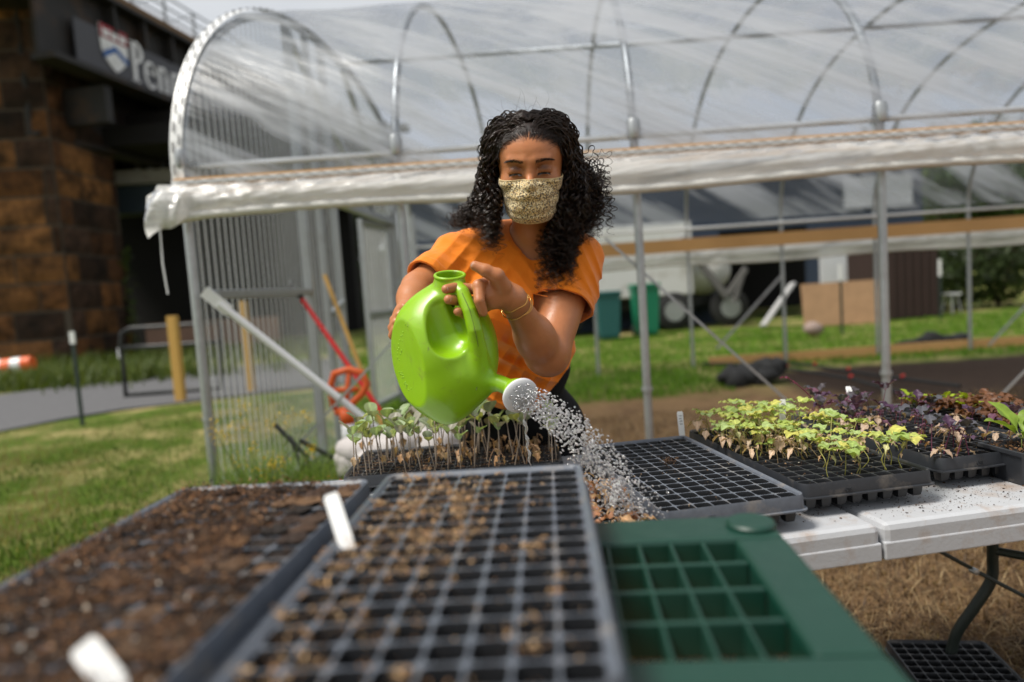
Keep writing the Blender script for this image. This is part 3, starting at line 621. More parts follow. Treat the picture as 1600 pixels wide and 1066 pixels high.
b = MB(); b.box(((xe-GX0)/2, -.045, 1.842), (xe-GX0+.05, .035, .085)); b.build('hip_board', M['lumber'], ghs)
b = MB(); b.box(((xe-GX0)/2+SHEAR, GY1-GY0-.05, 1.63), (xe-GX0, .04, .17)); b.build('hip_board', M['lumber'], ghs)
# wiggle wire channel
b = MB(); b.box(((xe-GX0)/2, -.072, 1.860), (xe-GX0+.06, .012, .024)); b.build('wire_channel', M['whitepaint'], ghs)
b = MB(); zz = np.arange(0, xe-GX0, .035); b.tube(np.stack([zz, np.full(len(zz), -.083)+.0*zz, 1.860+.007*np.where(np.arange(len(zz)) % 2, 1, -1)], 1), .0022, 5); b.build('wiggle_wire', M['blacksteel'], ghs)
# roof film
nu, nv = 110, 90; vs = []
U_ = np.linspace(GX0-.05, xe+.05, nu); S_ = .5-.5*np.cos(np.linspace(0, math.pi, nv))
for s in S_:
    dz = arch_z(s) if s > 1e-6 else 1.842
    for x in U_:
        sag = .018*math.sin((x-GX0)/DX*math.pi)**2; wr = .006*math.sin(9*x+14*dz)*math.sin(2.2*x-3*s)
        q = gh(x, s, dz-sag+wr); vs.append(q-O+V(0, (-.03 if s < .5 else .03)*(1-abs(math.sin(s*math.pi))), 0))
b = MB(); b.add(vs, [(j*nu+i, j*nu+i+1, (j+1)*nu+i+1, (j+1)*nu+i) for j in range(nv-1) for i in range(nu-1)]); b.build('roof_film', M['roof_film'], ghs, smooth=True)
# hanging side films with the rolled hem
def side(name_y, sgn, x0, x1, ztop, zbot, rr, loose):
    nu, nv = 260, 14; b = MB(); vs = []
    for j in range(nv):
        t = j/(nv-1)
        for i in range(nu):
            x = x0+(x1-x0)*i/(nu-1); puck = .010*(math.sin(38*x-7*t+2*math.sin(3*x))+math.sin(61*x+9*t))*(1-t*.5)*max(0, .3+.7*math.sin(1.7*x+1))
            bul = .05*math.sin(t*math.pi)+.03*t
            drop = loose*math.exp(-((x-x0)/.12)**2)
            vs.append((x, name_y-sgn*(.09+bul+puck*.8), ztop+(zbot-ztop)*t-drop*(t-.3)+(.015*math.sin(2.1*x))*t))
    b.add(vs, [(j*nu+i, j*nu+i+1, (j+1)*nu+i+1, (j+1)*nu+i) for j in range(nv-1) for i in range(nu-1)]); b.build('side_film', M['side_film'], ghs, smooth=True)
    xx = np.linspace(x0, x1, 160); b = MB(); b.tube(np.stack([xx, np.full(160, name_y-sgn*.125)+.004*np.sin(30*xx), zbot-loose*.5*np.exp(-((xx-x0)/.12)**2)+.015*np.sin(2.1*xx)], 1), rr*(1+.1*np.sin(23*xx)*np.sin(9*xx)), 12); b.build('rolled_hem', M['roll'], ghs, smooth=True)
side(0, 1, -.09, xe-GX0+.1, 1.838, 1.682, .022, .05)
side(GY1-GY0, -1, SHEAR-.1, xe-GX0+SHEAR, 1.58, 1.37, .018, .0)
# flared corner of loose film
b = MB(); vs = []
for j in range(8):
    for i in range(10):
        u_, v_ = i/9, j/7; vs.append((-.125+.20*u_, -.15-.05*math.sin(v_*3)+.02*math.sin(9*u_+5*v_), 1.84-.05*(1-u_)-(.21-.05*u_)*v_+.02*math.sin(7*u_)))
b.add(vs, [(j*10+i, j*10+i+1, (j+1)*10+i+1, (j+1)*10+i) for j in range(7) for i in range(9)]); b.build('film_corner_flap', M['side_film'], ghs, smooth=True)
b = MB(); b.tube([(-.07, -.16, 1.64), (-.072, -.165, 1.45), (-.06, -.17, 1.30)], .004, 6); b.build('cord', M['whitepaint'], ghs)
# end arch channel with slots
def arch_pts(off, x): 
    out_ = []
    for s in (.5-.5*np.cos(np.linspace(0, math.pi, 60))): out_.append(gh(x, s, arch_z(s)+off)-O)
    return np.array(out_)
A_ = arch_pts(.012, GX0-.045); B_ = arch_pts(.012, GX0+.02); n_ = len(A_)
A_[0][2] = B_[0][2] = 1.84; A_[:, 1] -= .035*np.cos(np.linspace(0, math.pi, n_)); B_[:, 1] -= .035*np.cos(np.linspace(0, math.pi, n_))
b = MB(); b.add(np.concatenate([A_, B_]), [(i, i+1, n_+i+1, n_+i) for i in range(n_-1)]); b.build('end_arch_channel', M['whitepaint'], ghs)
b = MB()
cum = np.concatenate([[0], np.cumsum(np.linalg.norm(np.diff(A_, axis=0), axis=1))])
def at_(P_, t): return V(*[np.interp(t, cum, P_[:, q]) for q in range(3)])
for row in (.28, .75):
    t = .06+.04*(row > .5)
    while t < cum[-1]-.1:
        a, c = at_(A_, t)*(1-row)+at_(B_, t)*row, at_(A_, t+.055)*(1-row)+at_(B_, t+.055)*row; up_ = nrm(np.cross(c-a, V(1, 0, 0)));  up_ = up_*(-1 if up_[2] < 0 and up_[1] > 0 else 1)
        oo = V(0, -.006 if t < cum[-1]/2 else .006, .006); b.tube([a+oo, c+oo], .0034, 5); t += .115
b.build('slot_wire', simple('dull_grey_wire', (.10, .10, .10), .5), ghs)
# corrugated end wall
def sheet(y0, y1, z0, zt, name='wall_panel'):
    n = int((y1-y0)/.0127); ys = np.linspace(y0, y1, n); vs = []; nz_ = 2
    for y in ys:
        s = (y-GY0)/(GY1-GY0); q = .011*math.sin(y*2*math.pi/.076); zz_ = zt(s) if callable(zt) else zt
        for z in (z0, zz_): vs.append(gh(GX0+q, s, z)-O)
    b = MB(); b.add(vs, [(2*i, 2*i+1, 2*i+3, 2*i+2) for i in range(n-1)]); return b.build(name, M['polycarb'], ghs, smooth=True)
at = lambda s: arch_z(min(max(s, .002), .998))-.02
sheet(3.62, 5.12, .03, at); sheet(5.12, 5.85, .03, at); sheet(5.85, 7.8, 2.05, at, 'gable_panel'); sheet(7.8, 9.08, .03, at)
def stud(y, z0, z1, w=.05, name='stud', mat=None):
    s = (y-GY0)/(GY1-GY0); b = MB(); b.bar(gh(GX0+.035, s, z0)-O, gh(GX0+.035, s, z1)-O, w, .04, up=(0, 1, 0)); b.build(name, mat or M['galv'], ghs, bevel=.004)
for y, w_ in ((5.12, .07), (5.5, .05), (5.85, .06), (7.8, .09), (8.0, .05), (9.0, .05)): stud(y, 0, at((y-GY0)/(GY1-GY0))-.03, w_)
def rail(y0, y1, z, z2=None, name='cross_rail', w=.045):
    b = MB(); b.bar(gh(GX0+.05, (y0-GY0)/(GY1-GY0), z)-O, gh(GX0+.05, (y1-GY0)/(GY1-GY0), z2 if z2 else z)-O, w, w); b.build(name, M['galv'], ghs, bevel=.004)
rail(3.65, 5.1, 1.29); rail(3.65, 5.1, .08); rail(5.85, 7.8, 2.05, w=.07); rail(5.5, 5.85, 1.1, 1.2); rail(4.0, 5.85, 2.0, 2.05)
rail(5.12, 7.0, 3.15, 2.1, 'gable_brace', .05); rail(6.4, 7.8, 3.3, 2.1, 'gable_brace', .05)
# door leaf
dh = gh(GX0, (7.75-GY0)/(GY1-GY0), 0); df = W(570, 450, 7.0); df = V(df[0], df[1], 0)
dr = MB()
b = MB()
for (z0, z1, a, c) in ((.1, 2.0, 0, .05), (.1, 2.0, .95, 1), ): 
    pa = dh+(df-dh)*(a+c)/2; b.bar(pa+V(0, 0, z0)-O, pa+V(0, 0, z1)-O, .05, .05)
for z in (.1, 1.05, 2.0): b.bar(dh+V(0, 0, z)-O, df+V(0, 0, z)-O, .045, .045)
door = b.build('door', M['galv'], ghs)
b = MB(); n = 60; vs = []
for i in range(n+1):
    pp = dh+(df-dh)*i/n; q = .008*math.sin(i*1.05)
    vs += [pp+V(q, q, .12)-O, pp+V(q, q, 1.98)-O]
b.add(vs, [(2*i, 2*i+1, 2*i+3, 2*i+2) for i in range(n)]); b.build('door_panel', M['polycarb'], door, smooth=True)
# braces and wires
b = MB(); p0 = W(322, 458, 3.53)-O; p1 = W(655, 722, 3.75)-O; b.tube([p0+(p1-p0)*.06, p1], .020, 12); b.bar(p0-(p1-p0)*.01, p0+(p1-p0)*.10, .06, .012, up=(0, 1, 0)); b.build('corner_brace', M['whitepaint'], ghs, smooth=True, auto=.6)
for a, c in (((945, 372), (1262, 655)), ((640, 505), (390, 778)), ((1640, 540), (1500, 685)), ): 
    b = MB(); b.bar(W(*a, 3.64)-O, W(*c, 3.64)-O, .013, .004, up=(0, 1, 0)); b.build('brace_strap', M['galv'], ghs)
for a, c in (((1222, 430), (1120, 545)), ((1610, 470), (1545, 540))):
    b = MB(); b.bar(W(*a, 9.0)-O, W(*c, 9.0)-O, .03, .006, up=(0, 1, 0)); b.build('brace_strap', M['galv'], ghs)
b = MB(); b.box(((xe-2.2)/2+2.2-GX0+SHEAR, GY1-GY0+.03, .03), (xe-2.2, .04, .17)); b.build('base_board', M['lumber'], ghs)

# tools and things by the corner wall
def pole(a, c, r, mat, name, label, cat, extra=None):
    t = empty(name, label, cat, c); b = MB(); b.tube([a-c, V(0, 0, 0)], r, 10); b.build('shaft', mat, t, smooth=True, auto=.6)
    if extra: extra(t, a-c)
    return t
M['redpaint'] = simple('red_paint', (.62, .015, .015), .35, .1)
def red_x(t, a):
    b = MB(); b.tube([a*1.10, a*.99], [.008, .02], 8); b.build('grip', M['blacksteel'], t, smooth=True)
    for k in (.33, .22, .12): b = MB(); b.tube([a*k, a*(k-.05)], .0185, 10); b.build('white_band', M['whitepaint'], t)
a = W(470, 465, 4.85); c = W(612, 668, 4.5); c2 = a+(c-a)*((a[2]-.01)/(a[2]-c[2])); pole(a, c2, .017, M['redpaint'], 'tool_pole', 'red metal pole with black grip and white bands leaning on the greenhouse end wall', 'pole', red_x)
a = W(507, 430, 5.3); c = W(592, 650, 4.9); c2 = a+(c-a)*((a[2]-.01)/(a[2]-c[2]))
def hoe_x(t, a): b = MB(); b.bar((0, 0, .02), (.16, .02, .01), .02, .1); b.build('blade', M['galv'], t)
pole(a, c2, .016, M['yellowpost'], 'garden_hoe', 'long wooden handled hoe leaning behind the red pole', 'hoe', hoe_x)
q = W(546, 690, 4.35); dl = empty('traffic_delineator', 'orange looped traffic delineator with white band below the leaning poles', 'traffic post', (q[0], q[1], 0))
def dp(px, py): return W(px, py, 4.35)-V(q[0], q[1], 0)
b = MB(); b.tube([dp(522, 640), dp(516, 605), dp(522, 584), dp(545, 577), dp(566, 583), dp(574, 600), dp(566, 615), dp(540, 640), dp(524, 645)], .022, 8); b.tube([dp(545, 580), dp(540, 640)], .016, 8); b.tube([dp(520, 610), dp(560, 608)], .018, 8); b.build('handle', M['orange'], dl, smooth=True)
b = MB(); b.tube([dp(540, 640), dp(544, 662)], .045, 14); b.build('neck', M['orange'], dl, smooth=True)
b = MB(); b.tube([dp(544, 662), dp(548, 705)], .046, 14); b.build('white_band', M['whitepaint'], dl, smooth=True)
b = MB(); b.tube([dp(548, 705), V(0, 0, .04)], .05, 14); b.box((0, 0, .02), (.4, .4, .04)); b.build('base', M['orange'], dl)
b = MB()
for k, (px, py, s_) in enumerate(((575, 697, .13), (615, 690, .16), (665, 692, .14), (610, 722, .20), (560, 722, .13), (690, 705, .10))):
    c = W(px, py, 3.3); lump(b, c-W(610, 760, 3.3), (s_, s_*.8, s_*.55), seed=60+k, rough=.22, sub=3)
o = tag(b.build('white_sack', simple('white_woven_sack', (.42, .39, .38), .7, .1, 12, .5, .01), smooth=True), 'crumpled white sack of material behind the back seedling tray', 'sack'); o.location = W(610, 765, 3.3)
sk = MB(); fz = W(610, 760, 3.3)
cr_ = MB()
for z in (0.03, .14): cr_.box((0, 0, z), (.75, .45, .025))
for sx in (-.33, 0, .33): cr_.box((sx, 0, .085), (.06, .45, .09))
hz_ = max(.1, fz[2]-.08); cr_ = MB()
for z in np.arange(.02, hz_, .10): cr_.box((0, 0, z), (.80, .5, .05))
for sx in (-.35, 0, .35): cr_.box((sx, 0, hz_/2), (.07, .48, hz_))
o = tag(cr_.build('pallet_stack', M['plywood']), 'low stack of grey wooden pallets under the white sack', 'pallets'); o.location = (fz[0], fz[1], 0)
bs = MB()
for a, c in (((430, 664), (482, 716)), ((468, 688), (534, 722)), ((455, 684), (470, 730))): bs.bar(W(*a, 3.45), W(*c, 3.35), .014, .02)
for a, z in ((470, 728), (533, 722), (481, 716)): q = W(a, z, 3.37); bs.bar(q, V(q[0], q[1], -.02), .012, .012)
tag(bs.build('folded_stand', M['blacksteel']), 'black folded metal stand lying in the tall grass by the corner wall', 'stand')

fw = empty('flowering_weed', 'tall weed with small yellow flower heads in front of the clear corner wall', 'weed', (-1.22, 3.2, 0)); r_ = np.random.default_rng(8); b = MB(); fb = MB()
for k in range(16):
    a = r_.uniform(0, 6.28); h_ = r_.uniform(.45, .72); e = V(.16*math.cos(a)*1.4, .10*math.sin(a), h_); b.tube([(0, 0, -.02), e*V(.5, .5, .6), e], [.003, .0025, .0012], 5, tint=(.16, .24, .04))
    for q in range(26): c = e+r_.normal(0, (.022, .022, .025), 3); u = nrm(r_.normal(size=3)); v = nrm(np.cross(u, r_.normal(size=3))); s_ = r_.uniform(.003, .007); fb.add([c-u*s_, c+v*s_, c+u*s_, c-v*s_], [(0, 1, 2, 3)], 0, V(.70, .48, .04)*r_.uniform(.6, 1.2))
b.build('stem', M['blade'], fw); fb.build('flower_head', M['blade'], fw)['kind'] = 'stuff'

# ------------------------------------------------------------------ white folding table
M['tabletop'] = simple('white_molded_plastic', (.43, .44, .46), .45, .07, 40, .25, .002, dirt=(.30, .20, .13), dscale=9)
TA = math.radians(9.0); tx_, ty_ = V(math.cos(TA), math.sin(TA), 0), V(-math.sin(TA), math.cos(TA), 0); TO = V(.646, 1.203, 0)
tb = empty('folding_table', 'long white moulded plastic folding table dusted with soil, on dark tubular legs', 'table', TO, TA)
PWI = False
def slab(x0, x1):
    b = MB(); e = .008; pr = [(0, .0), (-.004, -.012), (-.006, -.03), (-.003, -.034), (-.008, -.05)]
    import bmesh
    b.box(((x0+x1)/2, .37, .706), (x1-x0, .74, .068)); o = b.build('tabletop', M['tabletop'], tb, bevel=.012); 
    b = MB(); b.box(((x0+x1)/2, .37, .690), (x1-x0+.001, .744, .034)); o2 = b.build('edge_rib', M['tabletop'], o, bevel=.003)
slab(-1.22, -.0035); slab(.0035, 1.22)
b = MB()
for s in (-1, 1):
    for y in (.1, .64): b.tube([(.72*s+.0, y, .685), (.72*s, y, .64), (.80*s, y, .35), (.93*s if 0 else .80*s, y, .30), (.62*s, y, .0)], .014, 10)
b = MB()
def tl(p): q = V(*p)-TO; return V(q@tx_, q@ty_, q[2])
lg = MB(); top = W(1552, 770, 1.80); top[2] = .68
k_ = [top, W(1551, 860, 1.88), W(1549, 905, 1.89), W(1525, 945, 1.90), W(1497, 985, 1.92), W(1488, 1012, 1.93), W(1484, 1090, 1.93)]; k_[-1][2] = .01
lg.tube([tl(q) for q in bez(k_, 26)], .0150, 12); k2 = [q-V(.09, -.0, 0)*0+V(-.085, .52-1.04, 0) if 0 else q+V(.42, -.42, 0) for q in k_]; lg.tube([tl(q) for q in bez(k2, 26)], .015, 12); lg.tube([tl(k_[1]), tl(k2[1])], .012, 10)
lo = lg.build('leg', M['darktable'], tb, smooth=True, auto=.7); lo.location.z = 0
b = MB(); b.bar(tl(W(1425, 838, 1.83)), tl(W(1545, 903, 1.86)), .010, .030, up=(0, 1, 0)); b.bar(tl(W(1525, 893, 1.85)), tl(W(1640, 952, 1.80)), .010, .026, up=(0, 1, 0)); b.build('hinge_brace', M['darktable'], lo, bevel=.003)
b = MB(); b.lathe([(0, .012), (.009, .010), (.009, -.01), (0, -.01)], tl(W(1522, 892, 1.835)), 10, axis=(0, -1, 0)); b.build('rivet', M['galv'], lo)
for sx, lab in ((-1, 0),):
    lg = MB()
    xt = .52 if sx > 0 else -.98
    for y in (.09, .65): lg.tube([(xt, y, .685), (xt+.01, y, .55), (xt-.02, y, .44), (xt-.10, y, .26), (xt-.14, y, .02)], .0145, 10)
    lg.tube([(xt-.14, .09, .03), (xt-.14, .65, .03)], .0145, 10); lg.tube([(xt+.01, .09, .56), (xt+.01, .65, .56)], .012, 10)
    lo = lg.build('leg', M['darktable'], tb, smooth=True, auto=.7)
    br2 = MB(); br2.bar((xt-.33, .085, .675), (xt+.0, .085, .50), .012, .028); br2.bar((xt-.03, .08, .515), (xt+.35, .08, .33), .012, .028); br2.build('hinge_brace', M['darktable'], lo, bevel=.003)
    br3 = MB(); br3.lathe([(0, .012), (.009, .010), (.009, -.01), (0, -.01)], (xt-.02, .066, .51), 10, axis=(0, -1, 0)); br3.build('rivet', M['galv'], lo)
# spilled soil on the table
M['soil'] = tinted('potting_soil', (1, 1, 1), .95, 200, .5, .6)
SOILC = [(.045, .022, .012), (.09, .045, .022), (.02, .012, .008), (.14, .075, .035)]
CHIPC = [(.42, .26, .13), (.55, .38, .22), (.62, .58, .5), (.30, .17, .08)]
_ico = None
def crumbs(b, P_, size, cols, flat=.6, seed=1):
    r = np.random.default_rng(seed); k = len(P_)
    base = np.array([(1, 0, 0), (-1, 0, 0), (0, 1, 0), (0, -1, 0), (0, 0, 1), (0, 0, -1)], float); F8 = [(0, 2, 4), (2, 1, 4), (1, 3, 4), (3, 0, 4), (2, 0, 5), (1, 2, 5), (3, 1, 5), (0, 3, 5)]
    s = size[0]+(size[1]-size[0])*r.random(k)**2.2
    for i in range(k):
        q = r.normal(size=(3, 3)); Q, _ = np.linalg.qr(q); fib = r.random(); v = (base*r.uniform(.3, 1.4, (6, 1))*(V(1.9, .22, .18) if fib < .25 else V(1, r.uniform(.3, 1), r.uniform(.15, .8))))@Q*s[i]; v[:, 2] *= flat; v += r.normal(0, .12*s[i], (6, 3))
        b.add(v+P_[i], F8, 0, np.array(cols[r.integers(len(cols))])*r.uniform(.6, 1.3))
b = MB(); n = 2600; c_ = rng.integers(0, 6, n); cc = np.array([(.15, .05), (.05, .25), (.28, .12), (.45, .2), (-.08, .15), (.6, .3)])[c_]
P_ = np.concatenate([cc+rng.normal(0, .06, (n, 2)), np.full((n, 1), .7415)], 1); P_ = P_[(abs(P_[:, 1]-.37) < .35) & (P_[:, 0] < 1.2)]
crumbs(b, P_, (.0006, .0032), SOILC, .5)
so = tag(b.build('spilled_soil', M['soil']), 'crumbs of dark soil scattered on the white table', 'soil', kind='stuff'); so.location = TO; so.rotation_euler = (0, 0, TA)

# ------------------------------------------------------------------ green plastic shelf
M['greenplastic'] = (lambda m: m.out(m.bsdf(m.mix(m.noise(7, 6, .7), (.0015, .027, .017), (.004, .046, .029)), m.ramp(m.noise(9, 5), [(.3, .35), (.7, .6)]), m.bump(m.noise(260, 3), .15, .001))))(N('green_plastic'))
GA = math.radians(-4.5); GZ = .893
gs = empty('plastic_shelf', 'dark green plastic grid shelf unit with a round post cap, holding the two nearest trays', 'shelf', (.317, .877, 0), GA)
def rounded_frame():
    # slab with a grid of real openings; local x to the left is negative, y towards the camera is negative
    b = MB(); Wd, Dp, T = 0.92, .50, .045; bd = .060; nxh, nyh = 21, 4; wx, wy = (Wd-2*bd), (Dp-.10); web = .0048
    xs = [-Wd, -Wd+bd]; cw = (wx)/nxh
    yy0 = -.080; ch = .0655
    b.box((-Wd/2, yy0/2, -T/2), (Wd, -yy0, T)); ye = yy0-ch*nyh
    b.box((-Wd/2, (ye-Dp)/2, -T/2), (Wd, Dp+ye, T))
    b.box((-Wd+bd/2, (yy0+ye)/2, -T/2), (bd, yy0-ye, T)); b.box((-bd/2, (yy0+ye)/2, -T/2), (bd, yy0-ye, T))
    o1 = b.build('shelf_board', M['greenplastic'], gs, bevel=.006); o1.location = (0, 0, GZ)
    b = MB()
    for i in range(1, nxh): b.box((-Wd+bd+cw*i, (yy0+ye)/2, -.0175), (web, yy0-ye-.002, .030))
    for j in range(1, nyh): b.box((-Wd/2, yy0-ch*j, -.019), (wx-.002, web+.002, .034))
    o2 = b.build('grid', M['greenplastic'], gs, bevel=.0018); o2.location = (0, 0, GZ)
rounded_frame()
for (x, y) in ((-.030, -.042), (-.89, -.042), (-.030, -.458), (-.89, -.458)):
    b = MB(); b.lathe([(.025, 0), (.025, GZ-.046)], (x, y, 0), 18); lgo = b.build('leg', M['greenplastic'], gs, smooth=True, auto=.6)
    b = MB(); b.lathe([(.030, -.002), (.030, .004), (.027, .0075), (0, .008)], (x, y, GZ), 28); b.build('post_cap', M['greenplastic'], gs, smooth=True, auto=.7)


# ------------------------------------------------------------------ plug trays
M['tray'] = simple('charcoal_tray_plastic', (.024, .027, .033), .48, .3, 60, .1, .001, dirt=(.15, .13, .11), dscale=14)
M['tray_grey'] = simple('grey_tray_plastic', (.105, .120, .148), .42, .4, 60, .1, .001, dirt=(.24, .21, .18), dscale=14)
M['cellwall'] = simple('shaded_cell_plastic', (.010, .011, .013), .45, .3, 60)  # same plastic as the web, darkened for the shade down in the cells
M['tag'] = simple('plant_tag_plastic', (.82, .82, .80), .4, .04); M['ink'] = simple('pencil_ink', (.05, .05, .06), .6)
CP = .0325; NXC, NYC = 8, 16; TW, TL, TH = .280, .546, .062
def tray_meshes():
    b = MB(); ang = np.array([0, 22, 45, 68, 90, 112, 135, 158, 180, 202, 225, 248, 270, 292, 315, 338])*math.pi/180
    ct, st = np.cos(ang), np.sin(ang); sq = np.stack([ct, st], 1)/np.maximum(abs(ct), abs(st))[:, None]*CP/2
    e = 6.0; rr = (abs(ct)**e+abs(st)**e)**(-1/e)
    def ring(h): return np.stack([ct*rr*h, st*rr*h], 1)
    hs = [(None, 0), (CP*.468, -.0003), (CP*.44, -.004), (CP*.33, -.040), (CP*.28, -.047)]
    for i in range(NXC):
        for j in range(NYC):
            cx, cy = (i-3.5)*CP, (j-7.5)*CP; vs = []
            for h, z in hs:
                q = sq if h is None else ring(h); vs.append(np.concatenate([q+V(cx, cy), np.full((16, 1), z)], 1))
            fs = [(k*16+a, k*16+(a+1) % 16, (k+1)*16+(a+1) % 16, (k+1)*16+a) for k in range(4) for a in range(16)]+[tuple(range(64, 80))]
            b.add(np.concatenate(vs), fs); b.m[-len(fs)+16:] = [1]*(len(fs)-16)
    g = MB(); gx, gy = NXC*CP/2, NYC*CP/2
    prof = [(0, 0, -.0001), (.003, .0035, .0), (.007, .0055, .0), (.0085, .0, .0), (.0095, -.020, 0), (.0145, -.021, 0), (.0145, -.0235, 0), (.008, -.0235, 0)]
    def loop(off, z):
        cx, cy = gx+off, gy+off; r = .012+off*.6; pts = []
        for (sx, sy, a0) in ((1, 1, 0), (-1, 1, 90), (-1, -1, 180), (1, -1, 270)):
            for k in range(5): a = math.radians(a0+22.5*k); pts.append((sx*(cx-r)+r*math.cos(a), sy*(cy-r)+r*math.sin(a), z))
        return pts
    # first loop must follow the square edge of the cells
    L0 = []
    for (sx, sy) in ((1, 1), (-1, 1), (-1, -1), (1, -1)): L0 += [(sx*gx, sy*gy, 0)]*5
    vs = list(L0); 
    for off, z, _ in prof[1:]: vs += loop(off, z)
    k = 20; g.add(vs, [(i*k+a, i*k+(a+1) % k, (i+1)*k+(a+1) % k, (i+1)*k+a) for i in range(len(prof)-1) for a in range(k)])
    return b, g
_tb, _tg = tray_meshes()
def mesh_of(mb, name, mat, smooth, auto=.9):
    o = mb.build(name, mat, None, smooth=smooth, auto=auto); me = o.data; bpy.data.objects.remove(o); return me
CELL, RIM = {}, {}
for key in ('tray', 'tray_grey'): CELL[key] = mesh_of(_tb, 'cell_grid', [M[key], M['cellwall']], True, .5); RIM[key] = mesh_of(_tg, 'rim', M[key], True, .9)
def child(name, me, parent): o = bpy.data.objects.new(name, me); COL.objects.link(o); o.parent = parent; return o
def tray(cx, cy, ztop, rz, label, mat='tray', soil=None, seed=0, soilz=-.010, num=True, scale=1.0):
    t = empty('seed_tray', label, 'seed tray', (cx, cy, ztop-.047*scale), rz, group='128-cell seed trays'); 
    for nm, me in (('cell_grid', CELL[mat]), ('rim', RIM[mat])): o = child(nm, me, t); o.location = (0, 0, .047)
    if soil is not None:
        r = np.random.default_rng(seed); b = MB()
        for i in range(NXC):
            for j in range(NYC):
                lv = soil(i, j, r)
                if lv is None: continue
                c = V((i-3.5)*CP, (j-7.5)*CP, .047+lv); k = 12; A = np.arange(k)*2*math.pi/k; R1 = CP*(.40 if lv <= 0 else .50)+lv*.09; ctr = c+V(0, 0, r.uniform(-.002, .004))
                q = [ctr]+[c+V(R1*.55*math.cos(a), R1*.55*math.sin(a), r.uniform(-.002, .003)) for a in A]+[c+V(R1*math.cos(a)*1.02, R1*math.sin(a)*1.02, r.uniform(-.002, .001)) for a in A]
                col = np.array(SOILC[r.integers(4)])*r.uniform(.6, 1.2)
                b.add(q, [(0, 1+a, 1+(a+1) % k) for a in range(k)]+[(1+a, 1+k+a, 1+k+(a+1) % k, 1+(a+1) % k) for a in range(k)], 0, col)
        if b.n: b.build('plug_soil', M['soil'], t, smooth=False)
    if num: text('128', .011, (-.055, -.2703, .047-.0165), 0, math.pi/2, t, 'moulded_number', M[mat], .0006)
    return t
def loose(t, spec, name='loose_soil'):
    b = MB()
    for (P_, size, cols, seed) in spec: crumbs(b, P_, size, cols, .7, seed)
    o = b.build(name, M['soil'], t); o['kind'] = 'stuff'; return o
def scatter(n, r, dens=None, z=.049, zs=.004):
    P_ = np.stack([r.uniform(-.13, .13, n), r.uniform(-.262, .262, n), z+abs(r.normal(0, zs, n))], 1)
    return P_ if dens is None else P_[r.random(n) < dens(P_)]

def clumps(n, per, sd, r, dens=None, z=.050):
    c = scatter(n, r, dens, z, .004); k = len(c); P_ = np.repeat(c, per, 0)+r.normal(0, 1, (k*per, 3))*V(sd, sd, sd*.5)*np.repeat(r.uniform(.4, 1.3, (k, 1)), per, 0); P_[:, 2] = np.maximum(P_[:, 2], .0465); P_[:, 0] = np.clip(P_[:, 0], -.136, .136); return P_
# nearest left: overflowing with soil
TZ = .953
tl_c = V(-.341, .963-TL/2, 0); 
t1 = tray(-.371, .687, TZ, math.radians(-5), 'seed tray overflowing with brown soil, the nearest one on the left', 'tray_grey', lambda i, j, r: r.uniform(-.004, .006)-(.010 if i > 5 and j < 8 and r.random() < .5 else 0), 1)
r = np.random.default_rng(11)
dn = lambda P_: np.clip(.75+.5*np.sin(P_[:, 1]*21+1)*np.sin(P_[:, 0]*33)-.9*(P_[:, 0] > .07)*(P_[:, 1] > -.05), .05, 1)
loose(t1, [(scatter(9000, r, dn, .047, .004), (.0009, .0034), SOILC, 1), (clumps(900, 20, .0075, r, dn), (.0009, .0036), SOILC, 21), (clumps(620, 16, .007, r, dn, .053), (.0009, .0034), [(.26, .12, .05), (.36, .19, .085), (.16, .075, .035)], 2), (scatter(330, r, dn, .053, .004), (.0016, .0045), [(.6, .55, .48), (.5, .42, .33)], 3)])
t2 = tray(-.067, .686, TZ, math.radians(-3.2), 'grey seed tray with dry tan chips in its cells, nearest one in the middle', 'tray_grey', lambda i, j, r: (-.030 if r.random() < .6 else (-.016 if r.random() < .4 else None)), 2)
def dn2(P_): return np.clip(.02+1.4*np.exp(-((P_[:, 0]+.035)/.045)**2-((P_[:, 1]-.08)/.13)**2)+.35*np.exp(-((P_[:, 0]+.09)/.05)**2)+.3*(np.sin(P_[:, 1]*40)*np.sin(P_[:, 0]*37+2) > .55), 0, 1)
loose(t2, [(scatter(4200, r, dn2, .046, .003), (.0008, .0032), [(.30, .17, .09), (.20, .11, .055), (.38, .25, .14)], 4), (clumps(620, 14, .0060, r, dn2, .051), (.0008, .0038), [(.55, .33, .15), (.62, .42, .23), (.42, .23, .11)], 5)])
# chips down in the cells of the middle tray
b = MB(); n = 900; P_ = np.stack([(r.integers(0, 8, n)-3.5)*CP+r.normal(0, .004, n), (r.integers(0, 16, n)-7.5)*CP+r.normal(0, .004, n), .047-r.uniform(.006, .02, n)], 1); crumbs(b, P_, (.002, .006), [(.36, .2, .1), (.2, .11, .06), (.5, .33, .18)], .6, 9); o = b.build('plug_chips', M['soil'], t2); o['kind'] = 'stuff'

ZT = .80
def dlt(ax, ay): return TO+tx_*ax+ty_*ay
